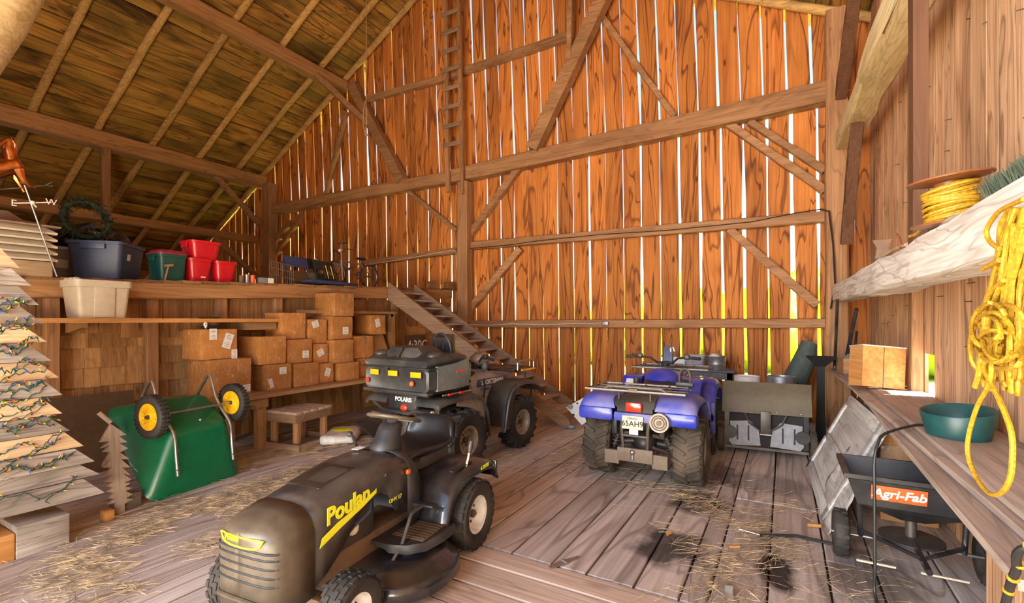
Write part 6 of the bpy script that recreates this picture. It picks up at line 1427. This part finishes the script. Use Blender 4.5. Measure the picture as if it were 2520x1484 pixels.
    sd = Matrix(((1, 0, 0, 0), (0, 0, -1, 0), (0, 1, 0, 0), (0, 0, 0, 1)))
    pn = MB().box((.84, -.228, .84), (.62, .012, .085), rotm('Y', R(5)) if False else I4, bev=.003).build('name_panel', 'blue_tote', t)
    text_obj('SPORTSMAN', .082, Matrix.Translation((.83, -.2355, .84)) @ sd, 'frost', pn, 'lettering', .0012, bold=.002); text_obj('POLARIS', .05, Matrix.Translation((.68, -.231, .76)) @ sd, 'dark_steel', t, 'lettering', .001)
    # front fenders: deep panels
    for s in (-1, 1):
        arch(t, [(.66, .32), (.70, .50), (.74, .66), (.82, .78), (.95, .83), (1.15, .845), (1.35, .82), (1.50, .76), (1.56, .68)], s * .20, s * .54, .05, 'grey_body' if s > 0 else 'cargo', 'front_fender', rad=.05)
        MB().prism([(.64, .32), (.70, .62), (.78, .76), (.92, .82), (.96, .74), (.86, .60), (.84, .34)], .03, Matrix.Translation((0, s * .51, 0)) @ rotm('X', R(90))).build('fender_skirt', 'cargo', t)
        MB().box2((.36, s * .22, .28), (.82, s * .50, .33), bev=.01).build('footwell', 'rusty', t)
    MB().tube([(.60, -.26, .62), (.62, -.27, .78), (.585, -.285, .86)], .010, 7).ball((.58, -.285, .87), (.02, .02, .03), 2).build('gear_lever', 'black_plastic', t)
    # front rack
    fr = MB().tube([(1.05, -.42, .955), (1.05, .42, .955), (1.62, .40, .955), (1.62, -.40, .955)], .013, 8, loop=True).build('front_rack', 'black_plastic', t)
    for k in range(5): MB().box2((1.06, -.36 + k * .16, .945), (1.61, -.28 + k * .16, .962), bev=.004).build('rack_slat', 'dark_steel', fr)
    MB().tube([(1.12, -.42, .955), (1.12, -.42, 1.05), (1.16, -.42, 1.07), (1.50, -.41, 1.07), (1.54, -.41, 1.05), (1.54, -.41, .955)], .012, 8).build('rack_loop', 'steel', fr); MB().box((1.36, -.436, .955), (.34, .014, .024)).build('amber_strip', 'amber', fr)
    for x in (1.15, 1.5):
        for s in (-1, 1): MB().cyl((x, s * .3, .955), (x, s * .3, .82), .012).build('rack_post', 'dark_steel', fr)
    MB().tube([(1.52, -.30, .45), (1.66, -.30, .52), (1.70, -.28, .70), (1.70, .28, .70), (1.66, .30, .52), (1.52, .30, .45)], .018, 8).tube([(1.45, -.34, .72), (1.72, -.34, .70)], .02, 8).build('front_bumper', 'black_plastic', t)
    # handlebar and pod
    MB().cyl((.80, 0, .95), (.76, 0, 1.08), .04).tube([(.76, .08, 1.08), (.70, .17, 1.14), (.64, .28, 1.15), (.58, .40, 1.13)], .013, 8).tube([(.76, -.08, 1.08), (.70, -.17, 1.14), (.64, -.28, 1.15), (.58, -.40, 1.13)], .013, 8).tube([(.76, .09, 1.08), (.76, -.09, 1.08)], .013).build('handlebar', 'black_plastic', t)
    for s in (-1, 1): MB().tube([(.62, s * .31, 1.148), (.575, s * .42, 1.128)], .02, 10).build('grip', 'black_plastic', t); MB().box((.66, s * .25, 1.15), (.07, .06, .06), bev=.012).build('switch_box', 'black_plastic', t); MB().tube([(.67, s * .25, 1.15), (.73, s * .33, 1.14), (.70, s * .43, 1.12)], .006, 6).build('brake_lever', 'steel', t)
    MB().ball((.86, -.02, 1.10), (.14, .13, .085), 3).build('headlight_pod', 'tan_rim', t); MB().cyl((.82, -.02, 1.175), (.815, -.02, 1.19), .045).build('gauge', 'steel', t); MB().box((.93, -.02, 1.0), (.12, .12, .10), bev=.03).build('pod_base', 'black_plastic', t)
    MB().ball((.75, -.17, 1.02), (.04, .04, .06), 2).build('reservoir', 'grey_body', t); MB().box((.73, -.20, 1.165), (.02, .02, .02)).build('amber_button', 'amber', t)
    return t
black_quad()
# ================================================================ STRAW AND SMALL THINGS ON THE FLOOR
def straw(name, label, n, place, ln=(.05, .22), zz=.02):
    bm = bmesh.new()
    for i in range(n):
        x, y = place(); a = rng.gauss(0, 1.) + 1.1; L = rng.uniform(*ln); w = rng.uniform(.0007, .0015); c = rng.uniform(-.5, .5); z = rng.uniform(.004, zz); tz = rng.uniform(-.012, .02); pv = None
        for k in range(4):
            f = k / 3 - .5; aa = a + c * f; p = V((x + L * f * math.cos(aa), y + L * f * math.sin(aa), max(.003, z + tz * f + .003))); nn_ = V((-math.sin(aa), math.cos(aa), rng.uniform(-.6, .6))) * w
            v = (bm.verts.new(p - nn_), bm.verts.new(p + nn_ + V((0, 0, w))))
            if pv: bm.faces.new((pv[0], pv[1], v[1], v[0]))
            pv = v
    me = bpy.data.meshes.new(name); bm.to_mesh(me); bm.free(); me.materials.append(M['straw']); o = bpy.data.objects.new(name, me); COL.objects.link(o)
    tag(o, label, 'straw', kind='stuff'); return o
def band(px_pts, spread):
    pts = [onZ(*p) for p in px_pts]
    def f():
        while True:
            s = rng.random() * (len(pts) - 1); i = int(s); p = pts[i].lerp(pts[i + 1], s - i); x, y = p.x + rng.gauss(0, spread), p.y + rng.gauss(0, spread * 1.3)
            if x < .9 and noise.noise(V((x * 2.2, y * 2.2, 1))) > -.15 + rng.uniform(-.2, .2): return x, y
    return f
straw('straw', 'loose straw strewn along the left part of the floor from the wheelbarrow to the tractor', 3600, band([(60, 1470), (250, 1400), (400, 1330), (560, 1240), (700, 1180), (860, 1115)], .34))
straw('straw', 'thin straw scattered between the two quad bikes and the stair foot', 900, band([(1200, 1150), (1300, 1130), (1380, 1100), (1480, 1090), (1600, 1085)], .30))
straw('straw', 'tangled straw on the dark boards behind the blue quad', 1000, band([(1560, 1190), (1680, 1210), (1760, 1260), (1850, 1320), (1800, 1420), (1740, 1475)], .20), (.06, .26))
straw('straw', 'sparse straw in front of the spreader and the leaning door', 350, band([(1900, 1200), (1980, 1330), (2060, 1420)], .25))
straw('straw', 'straw wisps in the shade under the carton bench', 900, band([(620, 1130), (760, 1120), (880, 1080)], .22))
a = onZ(1870, 1318, .012); b = onZ(2075, 1346, .012); c = onZ(1960, 1320, .012)
t = tag(empty('floor_cable', a), 'black stick-like cable lying on the floor near the spreader wheel', 'cable'); MB().tube([V((0, 0, .004)), c - a + V((0, 0, .004)), b - a + V((0, 0, .004))], .012, 7).build('cable_line', 'black_cord', t); MB().tube([V((0, 0, .004)), V((-.14, .03, .004))], .007, 6).build('bare_end', 'steel', t)
h = onZ(1388, 1385, .003); t = tag(empty('hinge', (h.x, h.y, .004), R(-25)), 'bright metal strap hinge lying on the floor boards', 'hinge')
MB().prism([(-.02, 0), (.02, 0), (.008, .12), (-.008, .12)], .004, Matrix.Translation((0, .012, .004))).build('strap', 'steel', t, smooth=False); MB().prism([(-.028, 0), (.028, 0), (.014, -.11), (-.014, -.11)], .004, Matrix.Translation((0, -.012, .004))).build('strap', 'steel', t, smooth=False); MB().cyl((-.03, 0, .008), (.03, 0, .008), .008).build('hinge_pin', 'galv', t)
h = onZ(1797, 1472, .003); t = tag(empty('metal_bracket', (h.x, h.y, .004), R(15)), 'small shiny metal bracket at the bottom edge of the floor', 'bracket'); MB().box2((-.025, -.05, 0), (.025, .05, .006)).build('base_plate', 'steel', t); MB().box2((-.022, .04, .006), (.022, .046, .05)).build('upright_plate', 'steel', t)
for px, py, rz, lb in ((1648, 1316, 1.2, 'orange wood splinter lying on the dark oil stain'), (1806, 1350, .6, 'brown wood splinter lying in the straw on the dark boards'), (2003, 1297, .3, 'orange-brown wood block by the corner of the leaning door')):
    h = onZ(px, py, .003); t = tag(empty('wood_chip', (h.x, h.y, .004), rz), lb, 'wood chip'); k = 1.2 if px > 2000 else 1
    MB().prism([(-.05, -.008), (.05, -.010), (.035, .010), (-.04, .008)], .02 * k, Matrix.Translation((0, 0, .011 * k)) @ Matrix.Scale(k * .8, 4)).build('splinter', 'crate', t, smooth=False)
